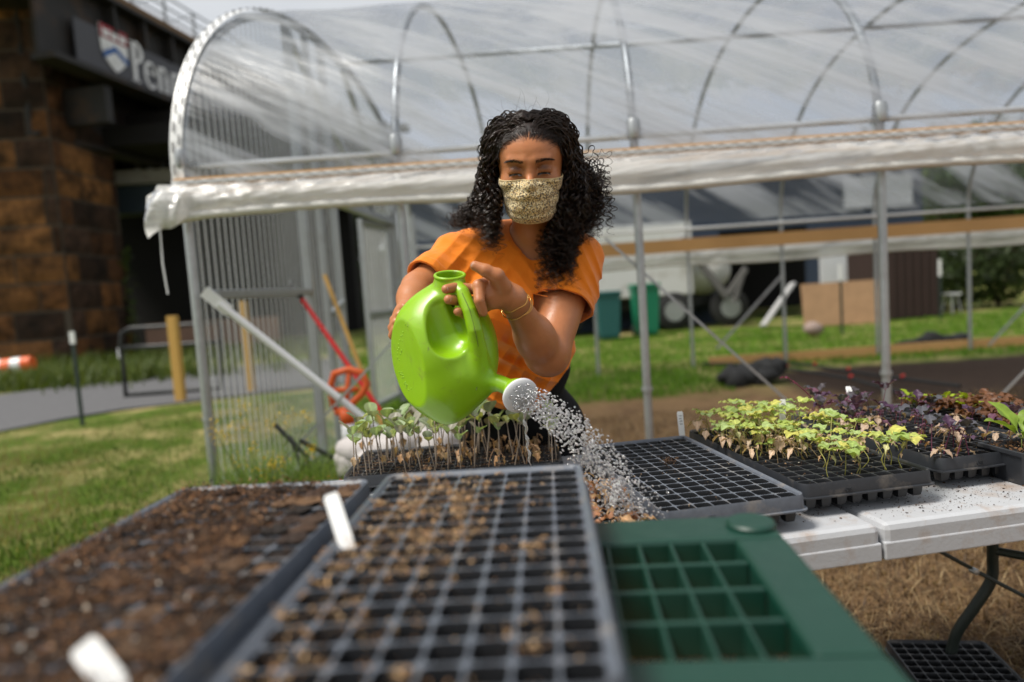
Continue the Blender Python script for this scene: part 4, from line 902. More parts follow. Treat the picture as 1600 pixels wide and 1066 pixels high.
# empty dark tray in the middle of the table
t3 = tray(.333, 1.447, ZT, math.radians(9.0), 'mostly empty black seed tray between the spray of water and the yellow green seedlings', 'tray_grey', lambda i, j, r: (-.012 if r.random() < .33 else (-.03 if r.random() < .5 else None)), 3)
loose(t3, [(scatter(900, r, lambda P_: np.exp(-((P_[:, 0]-.0)/.05)**2-((P_[:, 1]+.05)/.11)**2), .045, .002), (.0008, .0028), SOILC, 6), (np.array([.005, .04, .055])+r.normal(0, (.009, .009, .004), (160, 3)), (.002, .005), SOILC, 7), (scatter(60, r, None), (.001, .003), CHIPC, 8)])
t4 = tray(.625, 1.545, ZT, math.radians(8.5), 'black seed tray full of yellow green seedlings, third from the right end', 'tray', lambda i, j, r: -.008 if j > 3 or i > 2 else (-.025 if r.random() < .5 else None), 4)
loose(t4, [(scatter(1400, r, lambda P_: .15+.7*(P_[:, 1] > -.12), .044, .002), (.0008, .0028), SOILC, 9), (scatter(160, r), (.001, .004), CHIPC, 10)])
t5 = tray(.945, 1.655, ZT, math.radians(10), 'black seed tray of purple seedlings right behind the yellow green ones', 'tray', lambda i, j, r: -.010 if r.random() < .8 else None, 5)
loose(t5, [(scatter(900, r, None, .044, .002), (.0008, .0028), SOILC, 12), (scatter(300, r), (.0015, .005), CHIPC, 13)])
t6 = tray(1.25, 1.70, ZT, math.radians(9), 'black seed tray at the right end with brown dried plants and bright lettuce', 'tray', lambda i, j, r: -.010 if i < 5 else None, 6)
# back tray standing crosswise
t7 = tray(-.165, 1.762, .780, math.radians(90.5), 'seed tray of leggy grey green seedlings crosswise below the watering can', 'tray', lambda i, j, r: -.004, 7, num=False)
loose(t7, [(scatter(2600, r, None, .047, .003), (.0008, .0035), SOILC, 14), (scatter(700, r, None, .05, .003), (.0008, .003), [(.6, .52, .38), (.5, .36, .2), (.75, .7, .6)], 15)])
# tray between middle grey tray and the empty one
t8 = tray(.062, 1.27, .79, math.radians(6), 'black seed tray of dry brown plants half hidden behind the nearest middle tray', 'tray', lambda i, j, r: -.01, 8, num=False)
loose(t8, [(scatter(700, r), (.001, .004), SOILC+CHIPC, 16)])
t9 = tray(1.17, 1.72, .062, math.radians(-9), 'black seed tray with a few dry sprouts on the straw ground beneath the table', 'tray', lambda i, j, r: -.03, 10, num=False)
loose(t9, [(scatter(140, r, lambda P_: np.exp(-((P_[:, 0]-.05)/.05)**2-((P_[:, 1]+.16)/.08)**2)), (.002, .008), CHIPC, 17)])
# small square pot at the right
pp = G(1597, 748, .742)
pt = empty('plant_pot', 'small black square pot of green lettuce at the right edge of the table', 'plant pot', pp, TA)
b = MB(); pr = [(.052, 0), (.072, .062), (.077, .062), (.077, .072), (.070, .072), (.066, .055), (0, .055)]
b.lathe(pr, (0, 0, 0), 4); b.lathe([(0, 0), (.052, 0)], (0, 0, 0), 4); o = b.build('pot_body', M['tray'], pt, bevel=.004); o.rotation_euler[2] = math.pi/4
b = MB(); crumbs(b, np.stack([r.uniform(-.045, .045, 260), r.uniform(-.045, .045, 260), .057+r.uniform(0, .02, 260)], 1), (.002, .007), SOILC+[(.2, .1, .04)], .8, 18); o = b.build('pot_soil', M['soil'], pt); o['kind'] = 'stuff'

# ---- white plant tags
def ptag(base, top, yaw, label, h=None, marks=True, wd=.0155):
    base, top = np.array(base, float), np.array(top, float); ln = np.linalg.norm(top-base); S, U_, D = frame(top-base, (math.sin(yaw), -math.cos(yaw), 0)); 
    t = empty('plant_tag', label, 'plant tag', base, group='white plant tags'); b = MB(); R = V(math.cos(yaw), math.sin(yaw), 0); D = nrm(top-base); R = nrm(R-D*(R@D)); Nn = np.cross(R, D)
    pts = [(-.25, -.006), (-.5, .004), (-.5, ln-.004), (-.38, ln), (.38, ln), (.5, ln-.004), (.5, .004), (.25, -.006)]; k = len(pts)
    f = [R*p[0]*wd+D*p[1]+Nn*.0004 for p in pts]; g = [v-Nn*.0008 for v in f]; b.add(f+g, [tuple(range(k)), tuple(range(k, 2*k))[::-1]]+[(i, k+i, k+(i+1) % k, (i+1) % k) for i in range(k)]); b.build('tag_blade', M['tag'], t)
    if marks:
        b = MB(); sg_ = np.cross(R, D); sg_ = sg_ if sg_[1] < 0 else -sg_; r_ = np.random.default_rng(int(ln*1e5))
        for j in range(4):
            y = ln-.012-.007*j; P_ = [R*wd*x+D*(y+.0022*(1 if i % 2 else -1)*r_.uniform(.4, 1))+sg_*.0008 for i, x in enumerate(np.linspace(-.25, .28, 6))]
            for a, c in zip(P_, P_[1:]): b.bar(a, c, .0005, .0007)
        b.build('handwriting', M['ink'], t)
ptag(W(545, 862, .70), W(516, 772, .735), .2, 'blank white tag stuck between the two nearest trays', marks=False, wd=.016)
ptag(W(185, 1080, .450), W(128, 1006, .462), .25, 'blurred pale tag in the soil at the very bottom of the picture', marks=False, wd=.019)
ptag(W(1066, 682, 1.76), W(1062, 643, 1.78), 0, 'white tag at the back left corner of the yellow green seedlings')
ptag(W(1223, 662, 1.72), W(1223, 624, 1.73), 0, 'white tag standing among the yellow green seedlings near the middle post')
ptag(W(1333, 634, 1.85), W(1325, 604, 1.88), 0, 'white tag tilted behind the purple seedlings')
ptag(W(957, 785, 1.20), W(966, 750, 1.22), 0, 'white tag in the dry plants beside the falling water', marks=False, wd=.014)
# ------------------------------------------------------------------ implicit surfaces -> one continuous mesh
def smin(a, b, k):
    h = np.clip(.5+.5*(b-a)/k, 0, 1); return b*(1-h)+a*h-k*h*(1-h)
def smax(a, b, k): return -smin(-a, -b, k)
def cone(p, a, b, ra, rb):
    a, b = V(*a), V(*b); ba = b-a; t = np.clip(((p-a)@ba)/(ba@ba), 0, 1); return np.linalg.norm(p-a-t[:, None]*ba, axis=1)-(ra+(rb-ra)*t)
def ell(p, c, r, R=None):
    q = p-V(*c)
    if R is not None: q = q@np.array(R, float).T
    r = V(*r); k0 = np.linalg.norm(q/r, axis=1); k1 = np.linalg.norm(q/r**2, axis=1); return k0*(k0-1)/np.maximum(k1, 1e-9)
def poly(p, pts, rs, k=.01):
    d = None
    for i in range(len(pts)-1):
        e = cone(p, pts[i], pts[i+1], rs[i], rs[i+1]); d = e if d is None else np.minimum(d, e)
    return d
def mesh_sdf(fn, lo, hi, h, name, mats, parent=None, tintfn=None, B=12):
    lo = np.array(lo, float); hi = np.array(hi, float); nb = np.ceil((hi-lo)/(h*B)).astype(int)
    g = np.stack(np.meshgrid(*[np.arange(n) for n in nb], indexing='ij'), -1).reshape(-1, 3)
    ctr = lo+(g+.5)*B*h; keep = []
    for i in range(0, len(ctr), 200000): keep.append(np.abs(fn(ctr[i:i+200000])) < B*h*.98+.004)
    g = g[np.concatenate(keep)]
    loc = np.stack(np.meshgrid(*[np.arange(B+1)]*3, indexing='ij'), -1).reshape(-1, 3)
    keys, pos, edges = [], [], []
    N0 = 1 << 20
    def key(c): return (c[..., 0]*N0+c[..., 1])*N0+c[..., 2]
    for i in range(0, len(g), 120):
        gg = g[i:i+120]; ijk = gg[:, None, :]*B+loc[None]; d = fn((lo+ijk*h).reshape(-1, 3)).reshape(len(gg), B+1, B+1, B+1).astype(np.float32)
        s = d < 0; n = len(gg)
        corners = [s[:, a:B+a, b:B+b, c:B+c] for a in (0, 1) for b in (0, 1) for c in (0, 1)]
        cnt = sum(c.astype(np.int8) for c in corners); act = np.nonzero((cnt > 0) & (cnt < 8))
        if len(act[0]) == 0: continue
        bi, x, y, z = act; acc = np.zeros((len(bi), 3)); num = np.zeros(len(bi))
        for ax in range(3):
            for u in (0, 1):
                for v in (0, 1):
                    o = [0, 0, 0]; oth = [q for q in range(3) if q != ax]; o[oth[0]] = u; o[oth[1]] = v; o2 = list(o); o2[ax] = 1
                    da = d[bi, x+o[0], y+o[1], z+o[2]]; db = d[bi, x+o2[0], y+o2[1], z+o2[2]]; m = (da < 0) != (db < 0)
                    t = da/(da-db+1e-20); q = np.zeros((len(bi), 3)); q += o; q[:, ax] = t; acc[m] += q[m]; num[m] += 1
        cell = gg[bi]*B+np.stack([x, y, z], 1); keys.append(key(cell)); pos.append(lo+(cell+acc/num[:, None])*h)
        for ax in range(3):
            sl0 = [slice(None)]+[slice(0, B)]*3; sl1 = list(sl0); sl1[ax+1] = slice(1, B+1)
            a, b_ = s[tuple(sl0)], s[tuple(sl1)]; e = np.nonzero(a != b_)
            if len(e[0]): edges.append((ax, gg[e[0]]*B+np.stack(e[1:], 1), a[e]))
    keys = np.concatenate(keys); pos = np.concatenate(pos); order = np.argsort(keys); ks = keys[order]; faces = []
    for ax, c, ins in edges:
        o1 = [q for q in range(3) if q != ax]; D1 = np.zeros(3, int); D2 = np.zeros(3, int); D1[o1[0]] = 1; D2[o1[1]] = 1
        ids = []; ok = np.ones(len(c), bool)
        for q in (c, c-D1, c-D1-D2, c-D2):
            kq = key(q); j = np.clip(np.searchsorted(ks, kq), 0, len(ks)-1); ok &= ks[j] == kq; ids.append(order[j])
        f = np.stack(ids, 1)[ok]; fl = ins[ok] ^ (ax == 1); f[~fl] = f[~fl][:, ::-1]; faces.append(f)
    faces = np.concatenate(faces); me = bpy.data.meshes.new(name); me.vertices.add(len(pos)); me.vertices.foreach_set('co', pos.ravel())
    me.loops.add(faces.size); me.loops.foreach_set('vertex_index', faces.ravel()); me.polygons.add(len(faces)); me.polygons.foreach_set('loop_start', np.arange(len(faces))*4)
    me.update(calc_edges=True); me.validate()
    for m in (mats if isinstance(mats, (list, tuple)) else [mats]): me.materials.append(m)
    me.polygons.foreach_set('use_smooth', [True]*len(me.polygons))
    ca = me.color_attributes.new('tint', 'FLOAT_COLOR', 'POINT'); t = tintfn(pos) if tintfn else np.ones((len(pos), 3))
    if len(me.vertices) == len(pos): ca.data.foreach_set('color', np.concatenate([t, np.ones((len(t), 1))], 1).ravel())
    o = bpy.data.objects.new(name, me); COL.objects.link(o)
    if parent is not None: o.parent = parent; o.location = -parent.location
    return o
def vnoise(p, s, seed=0):
    r = np.random.default_rng(seed); out_ = 0
    for i in range(5):
        k = r.normal(size=3)*s; out_ = out_+np.sin(p@k+r.uniform(0, 6))
    return out_/5

# ------------------------------------------------------------------ watering can
YC = 1.37
def C(x, y, dy=0.0): return W(x, y, YC+dy)
_px = YC/F
HN = nrm(V(-.80, -.58, .12))                 # normal of the can's symmetry plane, pointing to the camera's left
hpts = [C(708, 446, -.012), C(722, 458, -.034), C(734, 486, -.052), C(742, 516, -.056), C(748, 548, -.044), C(748, 590, -.030)]
def can_sdf(p):
    d = ell(p, C(690, 556, .030), (.104, .098, .134), np.array([[math.cos(.10), 0, math.sin(.10)], [0, 1, 0], [-math.sin(.10), 0, math.cos(.10)]]))
    d = smin(d, cone(p, C(690, 502, .028), C(703, 448, .01), .062, .029), .045)
    d = smin(d, ell(p, C(735, 545, .045), (.055, .07, .10)), .03)
    d = smin(d, cone(p, C(700, 610, .0), C(733, 590, -.01), .055, .045), .03)
    # flattened foot of the can, an oval facet
    fn_ = nrm(V(-.80, -.60, -.08)); fc = C(645, 556, -.036); d = smax(d, (p-fc)@fn_, .0025)
    fn2 = nrm(V(-.88, -.44, -.12)); pass
    # recess for the hand, running under the handle
    rc = [C(694, 470, -.075), C(710, 520, -.080)]
    rec = cone(p, C(687, 478, -.068), C(704, 522, -.070), .040, .046); d = smax(d, -rec, .006)
    tun = cone(p, C(716, 476, -.030), C(729, 512, -.035), .022, .024); d = smax(d, -tun, .010)
    tun2 = cone(p, C(748, 468, -.040), C(764, 506, -.040), .026, .026); d = smax(d, -tun2, .012)
    # wedge-shaped dent below the recess
    d = smax(d, -ell(p, C(716, 570, -.092), (.013, .022, .030)), .016)
    # handle
    hd = poly(p, hpts, [.018, .0155, .0145, .0150, .0175, .020]); d = smin(d, hd, .014)
    # seam ridge
    # neck
    ax = nrm(V(.06, -.30, 1)); nc = C(703, 437, -.002)
    q = p-nc; z = q@ax; rr = np.linalg.norm(q-z[:, None]*ax, axis=1)
    d = smin(d, np.maximum(rr-.0300, np.abs(z+.004)-.012), .010)
    ring = np.sqrt((rr-.0290)**2+(z-.0085)**2)-.0034; d = np.minimum(d, ring)
    # spout
    sp = [C(742, 603, -.01), C(762, 598, -.025), C(780, 599, -.035), C(797, 606, -.045)]; d = smin(d, poly(p, sp, [.030, .0195, .0165, .0165]), .018)
    d = smin(d, cone(p, C(700, 640, -.005), C(745, 600, -.016), .026, .022), .02)
    d = smin(d, ell(p, C(748, 588, -.028), (.008, .008, .010)), .006)
    # hollow inside, open at the neck
    hol = np.maximum(rr-.0255, -(z+.05)); hol = np.where(z < -.0, np.maximum(rr-.0255, -z-.05), rr-.0255)
    d = np.maximum(d, -np.where(z > -.055, rr-.0258, 1.0))
    return d+.0004*vnoise(p, 60, 3)
def can_mat():
    m = N('lime_green_plastic'); c = m.mix(m.noise(8, 4), (.20, .40, .004), (.26, .47, .008))
    dirt = m.ramp(m.noise(14, 8, .8, dist=.5), [(.55, 0), (.68, .55)]); c = m.mix(dirt, c, (.17, .17, .05))
    c = m.mix(m.ramp(m.noise(90, 3, .5, stretch=(1, 1, .25)), [(.72, 0), (.76, .5)]), c, (.12, .12, .04))
    return m.out(m.bsdf(c, m.ramp(m.noise(10, 4), [(.3, .26), (.7, .4)]), m.bump(m.noise(120, 4), .06, .002), Subsurface_Weight=.12, Subsurface_Radius=(.01, .02, .003), Subsurface_Scale=.5, Specular_IOR_Level=.5))
M['can'] = can_mat()
cano = C(690, 655)
can = empty('watering_can', 'bright lime green plastic watering can tipped over the seedlings, its white rose sprinkling water', 'watering can', cano)
mesh_sdf(can_sdf, C(690, 556)-V(.16, .17, .2), C(690, 556)+V(.22, .18, .22), .0016, 'can_body', M['can'], can)
b = MB(); so_l = bez([q+nrm(CAM-q)*.0172 for q in hpts[1:]]+[C(744, 610, -.056)], 40); b.tube(so_l, .0006, 5); b.build('mould_seam', simple('dark_mould_seam', (.09, .11, .02), .6, .3), can).location = -can.location
# droplets on the foot
b = MB(); r = np.random.default_rng(5)
for k in range(34):
    t = r.uniform(1.9, 4.6); px, py = 645+24*math.cos(t)*r.uniform(.75, 1.0), 556-58*math.sin(t)*r.uniform(.85, 1)
    fn_ = nrm(V(-.80, -.60, -.08)); fc = C(645, 556, -.036); d_ = W(px, py, 1)-CAM; tt = ((fc-CAM)@fn_)/(d_@fn_); c = CAM+d_*tt
    b.lathe([(0, .0012), (.0012, .0009), (.0019, 0)], c, 8, axis=fn_)
M['can_wet'] = M['can']
b.build('moulded_dots', M['can'], can, smooth=True).location = tuple(-can.location)
# rose
RN = nrm(V(.36, -.84, -.34)); RC = C(811, 616, -.075); b = MB()
b.lathe([(.0165, -.034), (.021, -.026), (.031, -.006), (.0335, .0), (.0335, .004)], RC, 36, axis=RN); o = b.build('rose_collar', M['can'], can, smooth=True, auto=.8); o.location = -can.location
b = MB(); b.lathe([(.0315, .001), (.0355, .003), (.0360, .007), (.034, .0095), (.025, .0125), (.012, .0145), (0, .015)], RC, 40, axis=RN); rose = b.build('rose', simple('white_rose_plastic', (.72, .73, .74), .35, .05, 60), can, smooth=True, auto=.7); rose.location = -can.location
S_, U2, D_ = frame(RN); b = MB(); holes = []
for rr_, nn in ((.006, 6), (.013, 12), (.020, 18), (.027, 24)):
    for k in range(nn):
        a = 2*math.pi*k/nn+rr_*40; h_ = .015-.010*(rr_/.034)**2.4; c = RC+S_*rr_*math.cos(a)+U2*rr_*math.sin(a)+D_*(h_+.0002); holes.append(c); b.lathe([(0, .0004), (.0011, .0004), (.0013, -.0008)], c, 7, axis=RN)
b.build('rose_holes', simple('wet_grey_holes', (.28, .28, .29), .4), rose, smooth=False).location = (0, 0, 0)

# ------------------------------------------------------------------ falling water
def water_mat():
    m = N('water'); g = m.n('ShaderNodeBsdfGlass'); g.inputs['IOR'].default_value = 1.33; g.inputs['Roughness'].default_value = 0.0; g.inputs[0].default_value = (1, 1, 1, 1)
    tr = m.n('ShaderNodeBsdfTranslucent'); tr.inputs[0].default_value = (.95, .95, .97, 1); gl = m.n('ShaderNodeBsdfGlossy'); gl.inputs['Roughness'].default_value = .08
    a = m.n('ShaderNodeMixShader'); a.inputs[0].default_value = .5; m.l(tr.outputs[0], a.inputs[1]); m.l(gl.outputs[0], a.inputs[2])
    x = m.n('ShaderNodeMixShader'); x.inputs[0].default_value = .72; m.l(g.outputs[0], x.inputs[1]); m.l(a.outputs[0], x.inputs[2]); return m.out(x.outputs[0])
M['water'] = water_mat()
def drops(b, C_, size, V_, sub, seed):
    import bmesh
    bm = bmesh.new(); bmesh.ops.create_icosphere(bm, subdivisions=sub, radius=1); v = np.array([q.co[:] for q in bm.verts]); f = [[q.index for q in p.verts] for p in bm.faces]; bm.free(); r = np.random.default_rng(seed)
    for c, s, d in zip(C_, size, V_):
        S, U, D = frame(d); st = r.uniform(.9, 1.35); k = r.normal(size=3)*2; q = v*(1+.12*np.sin(v@k+r.uniform(0, 6)))[:, None]*V(1, r.uniform(.7, 1.1), st)
        b.add(q*s@np.array([S, U, D])+c, f)
r = np.random.default_rng(21); cen, siz, vel = [], [], []
land = W(985, 800, 1.14)
for c in holes:
    o_ = (c-RC); lat = o_-RN*(o_@RN)
    T_ = .175; v0 = (W(985, 800, 1.14)-RC+V(0, 0, 4.9*T_*T_))/T_+lat*1.5; 
    for k in range(40):
        t = r.uniform(0, 1)**.85*.185; vv_ = v0*(1+r.normal(0, .04)); p = c+vv_*t+V(0, 0, -4.9*t*t)+r.normal(0, 1, 3)*(.0005+.48*t*t)
        if p[2] < .802: continue
        cen.append(p); siz.append(r.uniform(.0007, .0023)*(1+.3*(r.random() < .1))); vel.append(vv_+V(0, 0, -9.8*t))
for k in range(70):
    p = W(*(V(975, 790)+r.normal(0, (22, 16), 2)), 1.16); cen.append(p+V(0, 0, abs(r.normal(0, .01)))); siz.append(r.uniform(.0007, .0018)); vel.append(r.normal(size=3))
b = MB(); drops(b, cen, siz, vel, 2, 3)
tag(b.build('water_spray', M['water'], smooth=True), 'shower of water drops falling from the white rose onto the trays', 'water', kind='stuff')
b = MB(); p0 = RC-U2*0; p0 = C(818, 643, -.085); tt = np.linspace(0, 1, 40); P_ = np.array([p0+V(.006*t+.0016*math.sin(26*t), 0, -.105*t) for t in tt]); b.tube(P_, .0030-.0010*tt+.0012*np.sin(34*tt)*np.sin(11*tt), 10)
drops(b, [P_[-1]+V(.001*k, 0, -.006*k) for k in range(1, 6)], [.0024, .002, .0018, .0015, .001], [V(0, 0, -1)]*5, 2, 9)
tag(b.build('water_trickle', M['water'], smooth=True), 'thin twisted trickle of water running down from the lower rim of the rose', 'water')
# ------------------------------------------------------------------ person
pz = empty('person', 'woman with curly black hair, leopard print face mask and orange t-shirt tipping a watering can', 'person', (.04, 1.98, 0))
HP, HY, HR = math.radians(17), math.radians(-4), math.radians(1.5)       # pitch down, turn, tilt
def rotx(a): return np.array([[1, 0, 0], [0, math.cos(a), -math.sin(a)], [0, math.sin(a), math.cos(a)]])
def roty(a): return np.array([[math.cos(a), 0, math.sin(a)], [0, 1, 0], [-math.sin(a), 0, math.cos(a)]])
def rotz(a): return np.array([[math.cos(a), -math.sin(a), 0], [math.sin(a), math.cos(a), 0], [0, 0, 1]])
HC = W(829, 256, 1.565)
RH = rotz(HY)@roty(HR)@rotx(HP)           # head local: x picture right, -y face forward, z up
def H2W(q): return np.asarray(q, float)@RH.T+HC
def W2H(p): return (p-HC)@RH
E_X, E_Y, E_Z = .0305, -.0760, -.004
def head_sdf(p):
    q = W2H(p)
    d = ell(q, (0, .010, .026), (.0715, .092, .074))
    d = smin(d, ell(q, (0, -.030, .024), (.064, .058, .058)), .03)            # forehead
    d = smin(d, ell(q, (0, -.034, -.030), (.062, .052, .060)), .03)           # mid face
    d = smin(d, cone(q, (0, -.045, -.066), (0, -.058, -.090), .038, .022), .03)   # jaw, chin
    for s in (-1, 1):
        d = smin(d, ell(q, (s*.042, -.060, -.030), (.022, .022, .018)), .02)     # cheek
        d = smin(d, cone(q, (s*.050, -.01, -.060), (s*.02, -.058, -.090), .018, .014), .02)
        d = smax(d, -ell(q, (s*E_X, -.102, -.001), (.019, .020, .0125)), .012)    # socket
        d = smin(d, cone(q, (s*.012, -.0865, .017), (s*.040, -.078, .0185), .0065, .005), .012)  # brow ridge
        # eyelid bulge with a narrow opening
        lid = ell(q, (s*E_X, E_Y, E_Z), (.0168, .0138, .0132)); d = smin(d, lid, .004)
        slit = np.maximum(np.abs(q[:, 2]-(E_Z-.0058-.22*(q[:, 0]-s*E_X)**2/.012))-.0016, np.abs(q[:, 0]-s*E_X)-.0128); slit = np.maximum(slit, q[:, 1]+.077)
        d = smax(d, -slit, .0012)
        cr_ = poly(q, [(s*(E_X-.015), E_Y-.006, E_Z+.005), (s*E_X, E_Y-.0145, E_Z+.0098), (s*(E_X+.016), E_Y-.002, E_Z+.006)], [.0009]*3); d = smax(d, -cr_, .0022)
        d = smin(d, ell(q, (s*.0755, .012, -.012), (.007, .018, .030)), .006)    # ear
    d = smin(d, poly(q, [(0, -.084, .012), (0, -.092, -.012), (0, -.108, -.036)], [.0065, .0070, .010]), .012)   # nose
    for s in (-1, 1): d = smin(d, ell(q, (s*.0115, -.098, -.040), (.009, .010, .008)), .006)
    d = smin(d, ell(q, (0, -.088, -.066), (.024, .012, .010)), .008)
    return d
# joints
NB, NT = W(836, 385, 1.69), H2W((0, .018, -.07))
SR, SL = W(905, 402, 1.675), W(700, 398, 1.69)
EL = W(856, 560, 1.535); WR = W(800, 467, 1.372)
EA = W(652, 450, 1.60); WA = W(634, 492, 1.475)
CH = W(806, 455, 1.735); WA_ = W(812, 560, 1.86); HP_ = W(815, 650, 1.95)
def torso(p, g=0.0):
    d = ell(p, CH+V(0, .0, .01), (.150+g, .100+g, .155+g))
    d = smin(d, cone(p, SL+V(.04, .02, -.02), SR+V(-.04, .02, -.02), .056+g, .056+g), .06)
    for s in (-1, 1): d = smin(d, ell(p, CH+V(s*.062, -.075, -.035), (.060+g, .050+g, .060+g)), .04)
    d = smin(d, ell(p, WA_, (.140+g, .105+g, .13+g)), .08)
    d = smin(d, ell(p, HP_, (.148+g, .112+g, .13+g)), .07)
    return d
def hand_left(p, base):
    d = base
    PC = W(772, 452, 1.350); KN = W(757, 448, 1.342)
    d = smin(d, cone(p, WR, W(783, 458, 1.358), .0255, .027), .02)
    d = smin(d, ell(p, W(776, 455, 1.355), (.027, .026, .031)), .015)
    d = smin(d, cone(p, W(783, 462, 1.345), W(764, 452, 1.338), .020, .015), .012)
    # knuckles
    kn = [W(766, 436, 1.348), W(762, 449, 1.336), W(763, 463, 1.332), W(768, 474, 1.338)]
    d = smin(d, poly(p, kn, [.0125, .0135, .013, .0115]), .014)
    # thumb: long, straight, pointing up and left
    th = [W(785, 448, 1.332), W(776, 432, 1.312), W(757, 422, 1.306), W(742, 415.5, 1.308)]
    d = smin(d, poly(p, th, [.0185, .0150, .0120, .0095]), .007); d = smin(d, ell(p, W(776, 430, 1.312), (.0145, .0135, .0135)), .005); d = smin(d, ell(p, W(759, 423, 1.306), (.0125, .0118, .0120)), .004)
    # index: bends over the handle's right flank, tip pressing down
    fi = [[W(766, 440, 1.342), W(748, 447, 1.320), W(749, 470, 1.305), W(755, 488, 1.313)],
          [W(762, 449, 1.336), W(738, 452, 1.353), W(713, 449, 1.342), W(697, 452, 1.318)],
          [W(763, 463, 1.334), W(740, 472, 1.356), W(716, 470, 1.342), W(701, 468, 1.314)],
          [W(768, 474, 1.338), W(748, 488, 1.355), W(728, 492, 1.345), W(715, 487, 1.314)]]
    fr = [[.0125, .0118, .0108, .0088], [.0118, .0108, .0104, .0092], [.0118, .0110, .0106, .0096], [.0108, .0100, .0096, .0084]]
    for f, q in zip(fi, fr): d = smin(d, poly(p, f, q), .0025)
    d = smin(d, ell(p, fi[0][1], (.0128, .0120, .0125)), .004)
    tips = [(f[-2], f[-1]) for f in fi]
    return d
def hand_right(p, base):
    d = smin(base, cone(p, WA, W(628, 505, 1.452), .0235, .026), .015)
    d = smin(d, ell(p, W(630, 512, 1.445), (.022, .026, .034)), .012)
    for (a, m_, c) in (((622, 500), (622, 488), (632, 480)), ((620, 508), (616, 500), (624, 492)), ((620, 517), (613, 512), (619, 503)), ((622, 526), (614, 524), (618, 514))):
        d = smin(d, poly(p, [W(*a, 1.44), W(*m_, 1.418), W(*c, 1.402)], [.0105, .0100, .0085]), .004)
    d = smin(d, poly(p, [W(640, 500, 1.45), W(646, 488, 1.425), W(652, 482, 1.41)], [.013, .0115, .0095]), .006)
    return d
def arms(p, g=0.0):
    d = cone(p, SR+V(-.01, 0, -.02), EL+V(.004, 0, .02), .053+g, .047+g)
    d = smin(d, ell(p, EL, (.042+g, .043+g, .041+g)), .03)
    d = smin(d, cone(p, EL+V(-.012, -.008, .012), EL+(WR-EL)*.42, .043+g, .038+g), .010)
    d = smin(d, cone(p, EL+(WR-EL)*.35, WR, .039+g, .0250+g), .03)
    e = cone(p, SL+V(.01, 0, -.02), EA, .050+g, .036+g); e = smin(e, cone(p, EA, EA+(WA-EA)*.4, .035, .034), .015); e = smin(e, cone(p, EA+(WA-EA)*.3, WA, .034, .0235), .02)
    return np.minimum(d, e)
def inbox(p, c, r): return np.all(np.abs(p-c) < r, axis=1)
def part(p, d, fn, c, r):
    m = inbox(p, c, r)
    if m.any(): d[m] = fn(p[m], d[m])
    return d
def body_sdf(p):
    d = smin(torso(p), arms(p), .03)
    d = smin(d, poly(p, [NB+V(0, .02, -.03), NB+(NT-NB)*.5+V(0, 0, 0), NT+V(0, .01, .01)], [.062, .051, .049]), .035)
    d = smin(d, cone(p, NB+V(-.09, .02, -.03), NB+V(.09, .02, -.03), .03, .03), .04)
    for s, x in ((-1, -.085), (1, .085)):
        hp = HP_+V(x, .0, -.04); kn = V(HP_[0]+x*1.0, HP_[1]+.01, .47); an = V(HP_[0]+x*1.05, HP_[1]+.03, .09)
        d = smin(d, poly(p, [hp, kn, an], [.085, .055, .038]), .03); d = smin(d, cone(p, an+V(0, 0, -.04), an+V(0, -.14, -.055), .035, .028), .02)
    def hd(q, e): return smin(e, head_sdf(q), .018)
    d = part(p, d, hd, HC+V(0, 0, -.02), .20)
    d = part(p, d, hand_left, W(755, 455, 1.37), .17)
    d = part(p, d, hand_right, W(630, 500, 1.44), .12)
    return d
def skin_tint(p):
    t = np.tile(V(.45, .175, .070), (len(p), 1))
    q = W2H(p); inh = np.linalg.norm(q, axis=1) < .16
    g = lambda c, r, q=q: np.exp(-np.sum(((q-V(*c))/V(*r))**2, axis=1))
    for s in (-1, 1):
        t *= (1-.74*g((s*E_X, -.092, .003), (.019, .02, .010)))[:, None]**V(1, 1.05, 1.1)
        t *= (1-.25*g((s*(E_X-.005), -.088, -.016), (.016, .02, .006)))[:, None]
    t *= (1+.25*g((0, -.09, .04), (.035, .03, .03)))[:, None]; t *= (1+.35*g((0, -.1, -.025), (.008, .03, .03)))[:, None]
    # lash line and lips of the lids are dark
    for s in (-1, 1):
        zc = E_Z-.0058-.22*(q[:, 0]-s*E_X)**2/.012
        m = (np.abs(q[:, 2]-zc-.0005) < .0013) & (np.abs(q[:, 0]-s*E_X) < .0135) & (q[:, 1] < -.07) & inh; t[m] = V(.02, .010, .008)
    # hairline stubble shade at the temples and crown is hair colour
    hair = inh & ((q[:, 2] > .088-6.0*q[:, 0]**2) | ((q[:, 1] > -.045+.4*(q[:, 2] < -.02)) & (q[:, 2] > -.03)))
    edge = np.clip(((q[:, 2]-(.066-6.0*q[:, 0]**2)+.003*vnoise(p, 300, 4))/.010), 0, 1)*inh*(q[:, 1] < 0)
    t = t*(1-edge[:, None])+V(.02, .012, .010)*edge[:, None]; t[hair & (q[:, 1] > -.02)] = V(.02, .012, .01)
    # paler palms and finger pads
    dn_ = np.linalg.norm(p-W(745, 470, 1.35), axis=1); 
    for c, r_ in ((W(750, 472, 1.34), .022), (W(701, 450, 1.36), .014), (W(710, 468, 1.356), .014), (W(722, 488, 1.354), .014), (W(745, 425, 1.335), .02)):
        k = np.exp(-(np.linalg.norm(p-c, axis=1)/r_)**2)[:, None]; t = t*(1-k*.5)+V(.50, .26, .15)*k*.5
    return t
